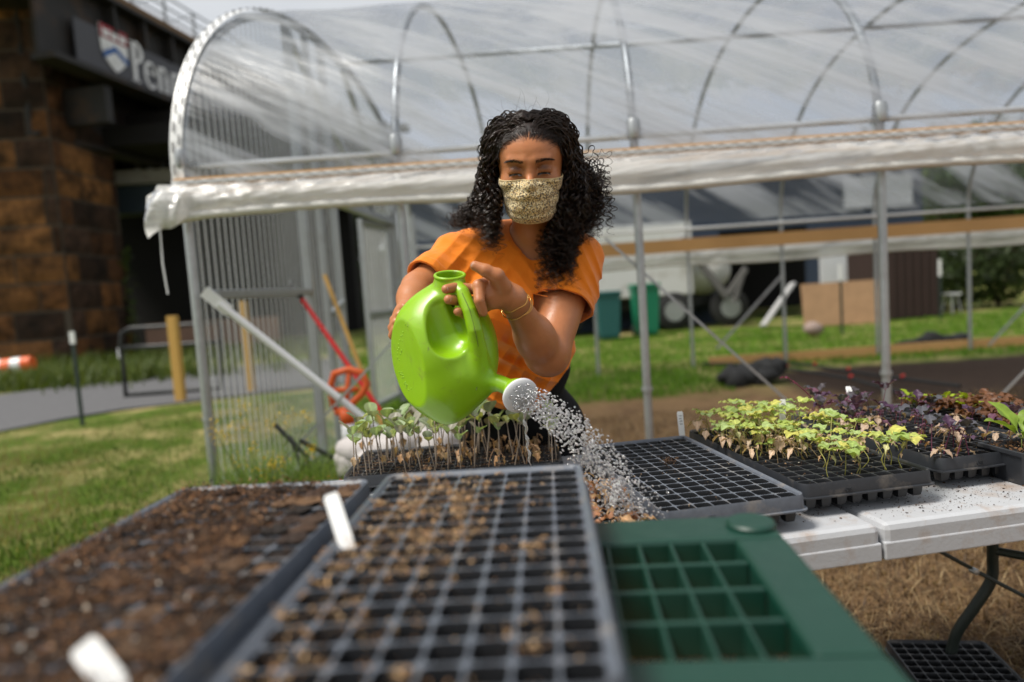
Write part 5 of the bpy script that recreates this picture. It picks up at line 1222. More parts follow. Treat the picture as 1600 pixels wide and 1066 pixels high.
def skin_mat():
    m = N('skin'); c = m.mix(1.0, m.tint(), m.mix(m.noise(28, 6, .7), .82, 1.12), 'MULTIPLY'); c = m.mix(m.ramp(m.noise(420, 2), [(.70, 0), (.78, .35)]), c, (.10, .04, .02))
    bm = m.bump(m.noise(900, 3), .12, .0006, m.bump(m.noise(130, 6, .7), .4, .0016))
    return m.out(m.bsdf(c, m.ramp(m.noise(30, 4), [(.3, .32), (.7, .50)]), bm, Subsurface_Weight=.15, Subsurface_Radius=(.012, .005, .003), Subsurface_Scale=.6, Specular_IOR_Level=.45))
M['skin'] = skin_mat()
PB = (V(-.36, 1.24, -.02), V(.42, 2.20, 1.62))
body = mesh_sdf(body_sdf, *PB, .0021, 'body', M['skin'], pz, skin_tint, B=14)

# eyes
M['eye'] = simple('eye_white', (.20, .16, .14), .35, .05); M['iris'] = simple('dark_iris', (.012, .007, .005), .1)
for s in (-1, 1):
    b = MB(); R_ = .0125; A_ = np.linspace(0, math.pi, 14); b.lathe([(R_*math.sin(a), R_*math.cos(a)) for a in A_], H2W((s*E_X, E_Y+.0005, E_Z-.001)), 20, axis=RH@V(0, -.75, -.66)); o = b.build('eye', M['eye'], pz, smooth=True); o.location = -pz.location
    b = MB(); A_ = np.linspace(0, .60, 6); b.lathe([((R_+.0003)*math.sin(a), (R_+.0003)*math.cos(a)) for a in A_], H2W((s*E_X, E_Y+.0005, E_Z-.001)), 18, axis=RH@V(0, -.75, -.66)); b.build('iris', M['iris'], o, smooth=True)
# fine hairs of brows and lashes
def surf(fn, q, d, n=24):
    q = V(*q); d = nrm(d)
    for _ in range(n): q = q-d*fn(q[None])[0]*.8*-1*-1
    return q
def proj_head(x, z):
    q = V(x, -.16, z)
    for _ in range(40): q[1] += head_sdf(H2W(q)[None])[0]*.8
    return q
M['hair'] = (lambda m: m.out(m.bsdf(m.mix(m.noise(40, 2), (.006, .004, .003), (.040, .020, .013)), .27, None, Specular_IOR_Level=.55)))(N('black_hair'))
r = np.random.default_rng(3)
for s in (-1, 1):
    b = MB()
    for k in range(250):
        t = r.random(); x = s*(.0125+.037*t); z = .0135+.0050*math.sin(t*2.4)+r.normal(0, .0023*(1-.6*t)); q = proj_head(x, z); dr = V(s*(.5+t), 0, .55-1.1*t)*.0045; q2 = q+dr+V(0, -.0007, 0)
        b.tube([H2W(q+V(0, -.0003, 0)), H2W((q+q2)/2+V(0, -.0007, 0)), H2W(q2)], [.0002, .0002, .00007], 4)
    b.build('eyebrow', M['hair'], pz).location = -pz.location
for s in (-1, 1):
    b = MB()
    for k in range(60):
        t = -1+2*k/59; x = s*E_X+t*.0130; z = E_Z-.0050-.22*(t*.0130)**2/.012; q = V(x, E_Y-.0155*math.sqrt(max(.05, 1-(t*.0130/.0168)**2)), z); q2 = q+V(t*.003, -.0032, -.0026)
        b.tube([H2W(q), H2W((q+q2)/2+V(0, -.0006, -.0012)), H2W(q2)], [.0002, .00018, .00006], 4)
    b.build('eyelashes', M['hair'], pz).location = -pz.location

# ---- face mask: pleated cloth
def mask_mat():
    m = N('leopard_print_cloth'); v = m.n('ShaderNodeTexVoronoi', feature='F1'); v.inputs['Scale'].default_value = 330; m.l(m.tc.outputs['Object'], v.inputs['Vector'])
    base = m.mix(m.ramp(m.noise(180, 2), [(.42, 0), (.58, 1)]), (.46, .30, .10), (.72, .58, .32)); c = m.mix(m.ramp(v.outputs['Distance'], [(.30, 1), (.42, 0)]), base, (.80, .72, .50))
    c = m.mix(m.ramp(m.noise(300, 3, .6), [(.50, 0), (.56, 1)]), c, (.06, .045, .03)); c = m.mix(m.ramp(m.noise(240, 2, vec=None, rot=(1, 2, 3)), [(.60, 0), (.66, .8)]), c, (.25, .13, .04))
    return m.out(m.bsdf(c, .85, m.bump(m.noise(700, 2), .2, .0006), Sheen_Weight=.2))
M['mask'] = mask_mat()
nu, nv = 71, 49
TT, PH = np.meshgrid(np.linspace(0, 1, nv), np.linspace(-1.36, 1.36, nu), indexing='ij'); TT = TT.ravel(); PH = PH.ravel()*(1-.14*np.maximum(0, TT-.45)/.55); AA = np.abs(PH)/1.36
ZT_ = -.0240+.0040*np.exp(-(PH/.30)**2)+.004*AA*AA; ZB_ = -.117+.050*AA**2.4; ZZ = ZT_+(ZB_-ZT_)*TT
DX_ = np.stack([np.sin(PH), -np.cos(PH), 0*PH], 1); BS = np.stack([0*ZZ, .004+0*ZZ, ZZ], 1); RR_ = np.full(len(ZZ), .16)
for _ in range(26): RR_ -= (head_sdf(H2W(BS+DX_*RR_[:, None]))-.0025)*.85
FR = np.interp(TT, [0, .1, .3, .6, .85, 1], [.098, .112, .121, .119, .113, .096]); RT_ = 1/np.sqrt((DX_[:, 0]/(.0690-.010*np.maximum(0, TT-.5)))**2+(DX_[:, 1]/FR)**2); RR_ = np.where(RR_ > .02, np.maximum(RR_, RT_), RT_)
RR_ += .0013*np.sin(TT*math.pi*7+PH*1.4)*(1-AA**3)+.0012*np.sin(13*PH+9*TT)*np.sin(TT*3.1)
RR_ -= .0032*(np.exp(-((TT-(.28+.18*np.cos(PH*1.25)))/.035)**2)+np.exp(-((TT-(.64+.14*np.cos(PH*1.3)))/.03)**2))*(.35+.65*AA)
vs = list(H2W(BS+DX_*RR_[:, None]))
f = [(j*nu+i, j*nu+i+1, (j+1)*nu+i+1, (j+1)*nu+i) for j in range(nv-1) for i in range(nu-1)]
b = MB(); b.add(vs, f); mk = b.build('face_mask', M['mask'], pz, smooth=True); mk.location = -pz.location
so_ = mk.modifiers.new('thick', 'SOLIDIFY'); so_.thickness = .0015; so_.offset = 0
VS = np.array(vs).reshape(nv, nu, 3)
M['elastic'] = simple('white_elastic', (.75, .74, .72), .7)
b = MB(); b.tube(VS[0]+(RH@V(0, -.0008, .0002)), .0011, 6); b.tube(VS[-1], .0011, 6); 
pl = VS[20:21][0]
b.build('mask_piping', simple('cream_piping', (.70, .55, .30), .8), mk)
for row in (17, 31):
    pass
b = MB()
for s, i in ((-1, 0), (1, nu-1)):
    b.tube([VS[0, i], VS[0, i]+RH@V(s*.004, .02, .018), H2W((s*.079, .02, .015))], .0012, 6); b.tube([VS[-1, i], VS[-1, i]+RH@V(s*.008, .03, .01), H2W((s*.079, .025, -.03))], .0012, 6)
b.build('ear_loops', M['elastic'], mk)
b = MB(); eo = H2W((-.070, -.030, -.052))
for k, (dz, rr_) in enumerate(((0, .0032), (-.010, .0042), (-.019, .0040))): lump(b, eo+V(0, 0, dz-.012), (rr_,)*3, seed=k, rough=.02, sub=2)
b.tube([eo+V(0, 0, .004), eo+V(0, 0, -.03)], .0006, 5); b.build('earring', simple('orange_cream_bead', (.70, .42, .18), .4, .3, 200), pz, smooth=True).location = -pz.location
# ---- shirt
SA = nrm(EL-SR); SEr = SR+(EL-SR)*.50; SB = nrm(EA-SL); SEl = SL+(EA-SL)*.74
def folds(p):
    f = 0
    for (c, d, wl, amp, rad) in ((W(860, 470, 1.64), V(.8, 0, .5), .030, .0042, .10), (W(740, 420, 1.66), V(.75, 0, -.55), .034, .0026, .09), (W(800, 560, 1.78), V(.45, 0, .85), .040, .0060, .16), (W(720, 410, 1.68), V(.5, .3, .8), .026, .0022, .06), (W(905, 440, 1.66), V(.9, .1, .3), .028, .0045, .08), (W(860, 560, 1.78), V(.8, 0, -.55), .036, .0055, .13)):
        q = p-c; g = np.exp(-np.sum(q*q, axis=1)/rad**2); w_ = (q@nrm(d))*2*math.pi/wl+3.4*vnoise(p, 16, 5); f = f+amp*g*(np.abs(np.sin(w_*.5))-.6)
    return f+.0022*vnoise(p, 38, 8)
def shirt_outer(p):
    d = torso(p, .013)
    sl = cone(p, SR+V(-.012, 0, -.008), SEr+SA*.02, .067, .071); d = smin(d, sl, .035)
    sl = cone(p, SL+V(.016, 0, -.012), SEl+SB*.02, .056, .051); d = smin(d, sl, .03)
    d = smin(d, cone(p, NB+V(-.085, .02, -.035), NB+V(.085, .02, -.035), .048, .048), .04)
    return d+2.3*folds(p)
HEMC = W(800, 638, 1.83)
def shirt_sdf(p):
    o_ = shirt_outer(p); d = np.abs(o_)-.0024; tor = torso(p, .013) > .012
    # neck opening
    nc_ = NB+V(.0, -.035, .048); ax = nrm(V(0, -.30, 1)); q = p-nc_; z = q@ax; rr = np.sqrt(((q-z[:, None]*ax)[:, 0]/1.0)**2+((q-z[:, None]*ax)[:, 1:]**2).sum(1))
    cut = np.where(z > -.07, rr-.060, 1.0); band = (np.abs(rr-.067) < .008) & (z > -.05); d = np.where(band, np.abs(o_+.0)-.0034, d)
    d = np.maximum(d, -cut)
    # sleeve ends with a folded cuff
    for (a, dr, c, base) in ((SEr, SA, SR, .13), (SEl, SB, SL, .12)):
        t = (p-a)@dr; near = (np.linalg.norm((p-a)-t[:, None]*dr, axis=1) < base) & tor
        cuff = near & (t > -.020) & (t < 0); d = np.where(cuff, np.abs(o_)-.0034, d)
        d = np.where(near & (t > -.10) & (t < .2), np.maximum(d, t), d)
    # hem, higher at her left side
    hz2 = HEMC[2]+.11*np.clip((p[:, 0]-HEMC[0])/.16, -.3, 1.2)**2; t = hz2-p[:, 2]
    hemb = (t > -.022) & (t < 0); d = np.where(hemb, np.abs(o_)-.0033, d)
    return np.maximum(d, t)
def cloth_mat(name, c1, c2, sc_=1.0, rough=.85, sheen=.25):
    m = N(name); c = m.mix(m.noise(9, 6, .7), c1, c2); wv = m.noise(1500*sc_, 2)
    bm = m.bump(wv, .25, .0005, m.bump(m.noise(20, 4, .5, dist=1.0), .55, .006))
    return m.out(m.bsdf(c, rough, bm, Sheen_Weight=sheen, Sheen_Roughness=.5, Specular_IOR_Level=.2))
M['shirt'] = cloth_mat('orange_cotton', (.72, .175, .008), (.84, .235, .014)); M['trousers'] = cloth_mat('black_denim', (.006, .006, .007), (.010, .010, .011), sheen=0.0)
mesh_sdf(shirt_sdf, V(-.40, 1.44, .70), V(.44, 2.16, 1.46), .0019, 'shirt', M['shirt'], pz, None, B=12)
# pocket
def on_shirt(px, py, y0=1.45):
    d = W(px, py, 1)-CAM; t = y0
    for _ in range(60): t += shirt_outer((CAM+d*t)[None])[0]*.6
    return CAM+d*t, nrm(d)
b = MB(); pk = [(812, 446), (838, 452), (858, 456)]
def seam_line(pts, rad, off=.0012):
    out_ = []
    for i in range(len(pts)-1):
        for t in np.linspace(0, 1, 8, endpoint=False):
            x, y = pts[i][0]*(1-t)+pts[i+1][0]*t, pts[i][1]*(1-t)+pts[i+1][1]*t; c, d = on_shirt(x, y); out_.append(c-d*off)
    return out_
b.tube(seam_line(pk, .001), .0014, 6); b.tube(seam_line([(812, 454), (838, 460), (858, 464)], .001), .0008, 5); b.tube(seam_line([(813, 446), (809, 490), (808, 520)], .001), .0010, 5)
b.build('pocket_seam', M['shirt'], pz, smooth=True).location = -pz.location
# ---- trousers
def trouser_sdf(p):
    d = ell(p, HP_, (.156, .120, .13)); d = smin(d, ell(p, WA_+V(0, .01, -.03), (.138, .108, .10)), .06)
    for s, x in ((-1, -.085), (1, .085)):
        hp = HP_+V(x, .0, -.04); kn = V(HP_[0]+x, HP_[1]+.01, .47); an = V(HP_[0]+x*1.05, HP_[1]+.03, .09); d = smin(d, poly(p, [hp, kn, an], [.096, .068, .056]), .03)
    d = d+.003*vnoise(p, 30, 12); d = np.maximum(d, p[:, 2]-(WA_[2]+.02)); return np.maximum(d, .07-p[:, 2])
mesh_sdf(trouser_sdf, V(-.3, 1.7, .0), V(.36, 2.25, 1.1), .006, 'trousers', M['trousers'], pz)
for x in (-.09, .09):
    def shoe(p, x=x):
        c = V(HP_[0]+x, HP_[1]-.05, .045); d = ell(p, c, (.048, .135, .045)); return np.maximum(d, -p[:, 2]+.002)
    mesh_sdf(shoe, V(HP_[0]+x-.08, HP_[1]-.25, -.02), V(HP_[0]+x+.08, HP_[1]+.15, .12), .005, 'shoe', M['tire'], pz)
# ---- bracelets
M['gold'] = simple('gold_wire', (.75, .42, .12), .25, .1, metal=.9)
for k, (t, rr_, tl) in enumerate(((.03, .0305, .25), (.10, .0325, -.12), (.13, .033, .2))):
    c = WR+(EL-WR)*t; ax = nrm(nrm(WR-EL)+V(0, 0, tl)); S, U, D = frame(ax); A_ = np.linspace(0, 2*math.pi, 49)
    P_ = np.array([c+rr_*(math.cos(a)*S+math.sin(a)*U)+D*.0015*math.sin(5*a) for a in A_]); b = MB(); b.tube(P_, .0010 if k else .0013, 6, cap=False); b.build('bracelet', M['gold'], pz, smooth=True).location = -pz.location
# ---- fingernails
M['nail'] = simple('fingernail', (.62, .40, .30), .25, .05)
def nail(tip, prev, sz, nm='fingernail'):
    ax = nrm(tip-prev); view = nrm(CAM-tip); up = nrm(view-ax*(view@ax)); S = np.cross(ax, up); b = MB(); vs = []
    for i in range(7):
        for j in range(7):
            u, v = -1+i/3, -1+j/3; e = max(1e-6, (abs(u)**2.6+abs(v)**2.6)**(1/2.6)); m_ = max(abs(u), abs(v)); k = m_/e if e > 1e-5 else 1; u2, v2 = u*k, v*k
            vs.append(tip-ax*sz*.1+ax*u2*sz*.72+S*v2*sz*.55+up*(sz*.93*math.sqrt(1-.35*v2*v2-.08*u2*u2)))
    b.add(vs, [(i*7+j, i*7+j+1, (i+1)*7+j+1, (i+1)*7+j) for i in range(6) for j in range(6)]); b.build(nm, M['nail'], pz, smooth=True).location = -pz.location
nail(W(742, 415.5, 1.308), W(757, 422, 1.306), .0095)
nail(W(697, 452, 1.318), W(713, 449, 1.342), .0092); nail(W(701, 468, 1.314), W(716, 470, 1.342), .0096)

# ---- curly hair: many thin ringlets grown from the scalp
def strands_mesh(S_list, name, nside=3):
    vs, quads = [], []; o = 0
    ang = np.arange(nside)*2*math.pi/nside
    for P_, rad in S_list:
        k = len(P_); T = np.gradient(P_, axis=0); T /= np.linalg.norm(T, axis=1)[:, None]+1e-12
        a = np.cross(T, V(.3, .2, .93)); a /= np.linalg.norm(a, axis=1)[:, None]+1e-9; c = np.cross(T, a)
        R_ = rad*np.clip(np.minimum(1, (k-np.arange(k))/(k*.25)), .15, 1)
        ring = P_[:, None, :]+R_[:, None, None]*(np.cos(ang)[None, :, None]*a[:, None, :]+np.sin(ang)[None, :, None]*c[:, None, :])
        vs.append(ring.reshape(-1, 3)); i = np.arange(k-1)[:, None]*nside; j = np.arange(nside)[None]; j2 = (j+1) % nside
        quads.append(np.stack([i+j, i+j2, i+nside+j2, i+nside+j], -1).reshape(-1, 4)+o); o += k*nside
    v = np.concatenate(vs); f = np.concatenate(quads); me = bpy.data.meshes.new(name); me.vertices.add(len(v)); me.vertices.foreach_set('co', v.ravel()); me.loops.add(f.size); me.loops.foreach_set('vertex_index', f.ravel()); me.polygons.add(len(f)); me.polygons.foreach_set('loop_start', np.arange(len(f))*4)
    me.update(calc_edges=True); me.polygons.foreach_set('use_smooth', [True]*len(f)); me.materials.append(M['hair']); ob = bpy.data.objects.new(name, me); COL.objects.link(ob); ob.parent = pz; ob.location = -pz.location; return ob
r = np.random.default_rng(77); STR = []
def lock(ctrl, n_str, R0, R1, pitch, spread, rad=.00047, start=.45):
    n = 118; cl = bez(ctrl, n); seg = np.linalg.norm(np.diff(cl, axis=0), axis=1); s = np.concatenate([[0], np.cumsum(seg)]); L_ = s[-1]; T = np.gradient(cl, axis=0); T /= np.linalg.norm(T, axis=1)[:, None]+1e-12
    a = np.cross(T, V(.1, .97, .2)); a /= np.linalg.norm(a, axis=1)[:, None]+1e-9; c = np.cross(T, a); ph0 = r.uniform(0, 6.28); hand = r.choice([-1, 1]); pit = pitch*r.uniform(.8, 1.3)
    q = np.clip((s/L_-start*.4)/(1-start*.4), 0, 1)
    wob = .004*np.stack([np.sin(s*31+r.uniform(0, 6)), np.sin(s*27+r.uniform(0, 6)), np.zeros(n)], 1)*q[:, None]
    for k in range(n_str):
        off = r.normal(0, spread, 3)*(1 if k else 0); ph = ph0+r.normal(0, .13); rr = (R0+(R1-R0)*q)*r.uniform(.85, 1.15); th = ph+hand*2*math.pi*s/pit*(1+.35*q)+.6*np.sin(s*20+ph0)
        P_ = cl+wob+rr[:, None]*(np.cos(th)[:, None]*a+np.sin(th)[:, None]*c)+off*(.35+.65*q)[:, None]
        STR.append((P_, rad*r.uniform(.8, 1.4)))
def proj_hl(x, z):
    q = V(x, -.12, z)
    for _ in range(14): q[1] += head_sdf(H2W(q)[None])[0]*.9
    return q
def scalp(x, y, z):     # unit-ish direction -> point on the scalp (head local)
    d = nrm(V(x, y, z)); return V(0, .008, .026)+d*V(.073, .094, .076)
# columns: (side, where it falls).  picture px of mid and end points with depth
def fall(side):
    u = r.random()
    if side > 0:     # picture right: long, forward over the shoulder
        k = r.random()
        if k < .62:
            mid = (r.uniform(872, 918), r.uniform(285, 325), r.uniform(1.52, 1.66)); end = (r.uniform(838, 898), r.uniform(380, 462), r.uniform(1.53, 1.60))
        elif k < .85:
            mid = (r.uniform(895, 940), r.uniform(270, 320), r.uniform(1.56, 1.70)); end = (r.uniform(885, 935), r.uniform(330, 380), r.uniform(1.56, 1.66))
        else:
            mid = (r.uniform(880, 905), r.uniform(240, 280), r.uniform(1.52, 1.62)); end = (r.uniform(868, 900), r.uniform(330, 380), r.uniform(1.52, 1.60))
    else:
        k = r.random()
        if k < .55:
            mid = (r.uniform(745, 782), r.uniform(270, 315), r.uniform(1.54, 1.68)); end = (r.uniform(742, 782), r.uniform(330, 372), r.uniform(1.54, 1.66))
        elif k < .86:
            mid = (r.uniform(744, 765), r.uniform(280, 320), r.uniform(1.56, 1.68)); end = (r.uniform(700, 760), r.uniform(338, 362), r.uniform(1.58, 1.66))
        else:
            mid = (r.uniform(758, 780), r.uniform(300, 330), r.uniform(1.52, 1.58)); end = (r.uniform(755, 782), r.uniform(365, 395), r.uniform(1.53, 1.57))
    return W(*mid), W(*end)
for k in range(520):
    side = r.choice([-1, 1], p=[.44, .56]); th = r.uniform(.10, 1.0); 
    # root: from the part line over the top, sides and back
    el_ = r.uniform(.05, 1.35); az = r.uniform(-.35, math.pi*.98)      # az 0: sideways, negative: towards the face
    y_ = -math.cos(az-math.pi/2+math.pi/2)*0
    yy = r.uniform(-.80, .9); zz = r.uniform(.05, 1.0) if yy > -.3 else r.uniform(.55, 1.0); xx = side*math.sqrt(max(.004, 1-min(.99, (yy*yy+zz*zz))))*r.uniform(.6, 1.0)+side*.05
    root = scalp(xx, yy, zz)
    out_ = V(root[0]*1.0+side*r.uniform(.022, .045), root[1]+r.uniform(0, .02), root[2]+r.uniform(.003, .012)*(1 if zz > .5 else 0))
    sidep = V(side*r.uniform(.080, .108), np.clip(root[1]+r.uniform(.005, .03), -.055, .07), r.uniform(-.01, .05))
    if root[2] < .05: out_ = V(side*(.09), root[1], root[2]-.01); sidep = V(side*r.uniform(.088, .108), root[1]+.01, root[2]-.05)
    mid, end = fall(side)
    lock([H2W(root*.985), H2W(out_), H2W(sidep), mid, end], r.integers(9, 14), .0012, r.uniform(.006, .0145), r.uniform(.030, .050), .0016)
# front pieces swept back from the hairline over the temples
for k in range(130):
    side = r.choice([-1, 1]); t = r.random(); root = scalp(side*(.02+.68*t), -.74+.25*t*r.random(), .68-.36*t**2.2); sd_ = V(side*(.074+.014*r.random()), -.048+.05*r.random(), .055-.05*t); sd2 = V(side*(.086+.012*r.random()), -.028+.05*r.random(), -.01)
    mid, end = fall(side); lift = root+V(side*.012, .006, .007*(1-t))
    lock([H2W(root), H2W(lift), H2W(sd_), H2W(sd2), mid, end], r.integers(10, 16), .0008, r.uniform(.004, .009), .034, .0022, .00042)
# crown fill: smooth-ish waves covering the top
for k in range(300):
    side = r.choice([-1, 1]); yy = r.uniform(-.62, .85); root = scalp(side*.02, yy, 1.0); a1 = scalp(side*.55, yy+r.uniform(-.05, .15), .88)*1.0+V(side*.006, 0, r.uniform(.002, .009)); a2 = scalp(side*.95, yy*.8+.1, .35)+V(side*r.uniform(.010, .022), 0, 0); a3 = V(side*r.uniform(.085, .105), a2[1], -.03); md, en = fall(side)
    lock([H2W(root*V(1, 1, 1.0)+V(0, 0, .006)), H2W(scalp(side*.22, yy, 1.0)+V(0, 0, r.uniform(.008, .013))), H2W(a1), H2W(a2), H2W(a3), md], r.integers(10, 16), .0016, .0065, .040, .0024, .00045)
# stray springs at the outer right and on the left shoulder
for k in range(34):
    e = (r.uniform(905, 952), r.uniform(290, 385)); m_ = (e[0]+r.uniform(-12, 8), e[1]-r.uniform(30, 70)); rt = H2W((.088, .02, .03))
    lock([rt, H2W((.105, .03, .0)), W(*m_, r.uniform(1.56, 1.66)), W(*e, r.uniform(1.56, 1.64))], r.integers(1, 4), .003, .0085, .026, .0012, .0006)
for k in range(26):
    e = (r.uniform(684, 735), r.uniform(342, 360)); lock([H2W((-.085, .03, .0)), W(752, 300, 1.62), W(735, 335, 1.61), W(*e, 1.60)], r.integers(2, 5), .003, .0085, .026, .0016)
for e in ((777, 398), (770, 385), (783, 405), (762, 380)): lock([H2W((-.08, .0, -.02)), W(770, 320, 1.55), W(765, 350, 1.545), W(*e, 1.55)], 5, .002, .008, .032, .0014)
# fine short hairs that soften the hairline
for k in range(800):
    side = r.choice([-1, 1]); t = r.random(); x = side*(.067*t); z = .0675-6.2*x*x*1.0+r.normal(0, .0055); z = max(z, -.01); q = proj_hl(x, z)
    dv = nrm(V(side*(.25+.9*t), .5, .75-.75*t)); q2 = q+dv*r.uniform(.006, .016)+V(0, -.0012, .0006); q3 = q2+dv*r.uniform(.006, .012)+V(side*.003, .004, 0)
    STR.append((bez([H2W(q), H2W(q2), H2W(q3)], 8), r.uniform(.00014, .00026)))
# flyaways
for k in range(50):
    a = r.uniform(.25, math.pi-.25); d = V(math.cos(a), r.uniform(-.3, .5), math.sin(a)); root = scalp(*d); P_ = [H2W(root)]; q = root.copy(); v_ = nrm(d)*.006
    for j in range(4): v_ = v_+r.normal(0, .0055, 3); q = q+v_; P_.append(H2W(q))
    STR.append((bez(P_, 24), .00022))
HB = strands_mesh(STR, 'hair'); print('strands', len(STR))
# ------------------------------------------------------------------ seedlings
M['leaf'] = leafmat('seedling_leaf', .30, .45, .25, .4)
def leaf_mb(L_, Wd, shape='round', curl=.3, fold=.25, wav=0.0, seed=0, tint=(.1, .2, .05), tint2=None, n=9):
    r = np.random.default_rng(seed); vs = []; cols = []; m = 7
    for i in range(n):
        t = i/(n-1)
        if shape == 'round': w_ = Wd*math.sqrt(max(0, 1-(2*t-1.02)**2))*(.8+.35*t)
        elif shape == 'lobed': w_ = Wd*(math.sin(math.pi*min(1, t*1.02))**.7)*(.86+.14*abs(math.sin(t*9.5)))
        elif shape == 'dry': w_ = Wd*math.sin(math.pi*t)**.8*r.uniform(.5, 1)
        else: w_ = Wd*math.sin(math.pi*t)**.6*(.6+.5*t)
        for j in range(m):
            s = -1+2*j/(m-1); x = s*w_*(1+wav*.25*math.sin(9*t+4*s)); z = fold*abs(s)*w_*1.0-curl*L_*t*t+wav*.12*L_*math.sin(14*t+3*s)*abs(s)
            vs.append((x, t*L_, z)); k = .82+.3*r.random()+(.35 if j == 3 else 0)+(.12 if (i+abs(j-3)) % 3 == 0 else 0); cc = np.array(tint)*k
            if tint2 is not None: cc = cc*(1-abs(s)*.7)+np.array(tint2)*abs(s)*.7
            cols.append(cc)
    b = MB(); b.add(vs, [(i*m+j, i*m+j+1, (i+1)*m+j+1, (i+1)*m+j) for i in range(n-1) for j in range(m-1)], 0, np.array(cols)); return b
def xf(mb, R, t):
    for i in range(len(mb.v)): mb.v[i] = mb.v[i]@np.array(R).T+V(*t)
    return mb
def stem_mb(pts, r0, r1, col):
    b = MB(); P_ = bez(pts, 14); b.tube(P_, np.linspace(r0, r1, 14), 6, tint=col); return b, P_
def seedling(name, label, group, stem, stemcol, leaves, sr=(.0011, .0008)):
    t = empty(name, label, 'seedling', (0, 0, 0), group=group); b, P_ = stem_mb(stem, *sr, stemcol); b.build('stem', M['leaf'], t, smooth=True)
    for (k, az, pitch, size, kw) in leaves:
        base = P_[min(13, max(0, int(k*13)))]; pet = size*.25; R = rotz(az)@rotx(pitch); d = R@V(0, 1, 0); lb = leaf_mb(size, size*kw.pop('ratio', .42), **kw); xf(lb, R, base+d*pet)
        lb.tube([base, base+d*pet*1.1], .0006, 5, tint=stemcol); lb.build('leaf', M['leaf'], t, smooth=True)
    return t
PROT = bpy.data.collections.new('prototypes')
def drop_proto(t):
    for ch in list(t.children): bpy.data.objects.remove(ch)
    bpy.data.objects.remove(t)
r = np.random.default_rng(31)
def on_tray(t, i, j, dz=.040):
    rz = t.rotation_euler[2]; x, y = (i-3.5)*CP+r.normal(0, .003), (j-7.5)*CP+r.normal(0, .003); L0 = t.location
    return (L0[0]+x*math.cos(rz)-y*math.sin(rz), L0[1]+x*math.sin(rz)+y*math.cos(rz), L0[2]+dz)
def zone(t, i, j):
    a, b_ = (j/15, i/7)
    if t is t7: return ('back', 'middle', 'front')[min(2, int(b_*3))]+' '+('right', 'centre', 'left')[min(2, int(a*3))]
    return ('front', 'middle', 'back')[min(2, int(a*3))]+' '+('left', 'centre', 'right')[min(2, int(b_*3))]
def place(protos, t, cells, smin_, smax_, dz=.040):
    for (i, j) in cells:
        p = protos[r.integers(len(protos))]; c = copy_tree(p); c['label'] = p['label'].replace('@', zone(t, i, j)); c.location = on_tray(t, i, j, dz); c.rotation_euler = (r.normal(0, .06), r.normal(0, .06), r.uniform(0, 6.28)); s = r.uniform(smin_, smax_); c.scale = (s, s, s*r.uniform(.9, 1.1))
# A: leggy brassica, grey green round leaves
GA_ = [(.27, .37, .17), (.34, .45, .22), (.25, .31, .20), (.38, .43, .14), (.32, .31, .25)]; TAN = [(.52, .33, .18), (.60, .42, .26), (.45, .26, .13)]
PA = []
for k in range(7):
    h = .088+.016*r.random(); bx, by = r.normal(0, .008, 2); a = r.uniform(0, 6.28); cg = GA_[k % 5]
    st = [(0, 0, 0), (bx*.5, by*.5, h*.35), (bx, by, h*.7), (bx*1.1, by*1.1, h)]
    lv = [(1, a, 1.0, .034, dict(tint=cg, curl=.15, fold=.3, seed=k, ratio=.46)), (1, a+2.9, .85, .031, dict(tint=GA_[(k+1) % 5], curl=.2, fold=.3, seed=k+9, ratio=.46)), (.93, a+1.5, 1.25, .024, dict(tint=GA_[(k+2) % 5], curl=.1, seed=k+19, ratio=.5))]
    if k % 2 == 0: lv += [(.55, a+1, -.9, .020, dict(tint=TAN[k % 3], shape='dry', curl=.5, wav=.8, seed=k+30, ratio=.4))]
    PA.append(seedling('leggy_seedling', 'grey green round leaved seedling in the @ of the crosswise back tray', 'grey green seedlings in the back tray', st, (.44, .36, .30), lv, (.0016, .0012)))
PD = []
for k in range(5):
    h = .035+.02*r.random(); bx, by = r.normal(0, .012, 2); a = r.uniform(0, 6.28)
    st = [(0, 0, 0), (bx*.3, by*.3, h*.6), (bx, by, h), (bx*1.8, by*1.8, h*.8)]
    PD.append(seedling('withered_seedling', 'withered tan seedling in the @ of the crosswise back tray', 'withered seedlings in the back tray', st, (.50, .32, .2), [(1, a, -.6, .024, dict(tint=TAN[k % 3], shape='dry', curl=.6, wav=1.0, seed=k, ratio=.42)), (1, a+2.2, -.9, .020, dict(tint=TAN[(k+1) % 3], shape='dry', curl=.5, wav=1.0, seed=k+5, ratio=.4)), (.7, a+4, -.4, .018, dict(tint=TAN[(k+2) % 3], shape='dry', curl=.7, wav=1.0, seed=k+8, ratio=.4))]))
cellsA = []
for j in range(16):
    for i in range(8):
        # j runs from picture right (0) to left (15); i from far (7) to near (0) or reverse
        pr = .70 if j > 4 else .42
        if r.random() < pr: cellsA.append((i, j))
r.shuffle(cellsA); place(PA, t7, cellsA[:88], .8, 1.2)
cellsD = [(i, j) for j in range(16) for i in range(8) if r.random() < .24]; place(PD, t7, cellsD[:20], .7, 1.15)
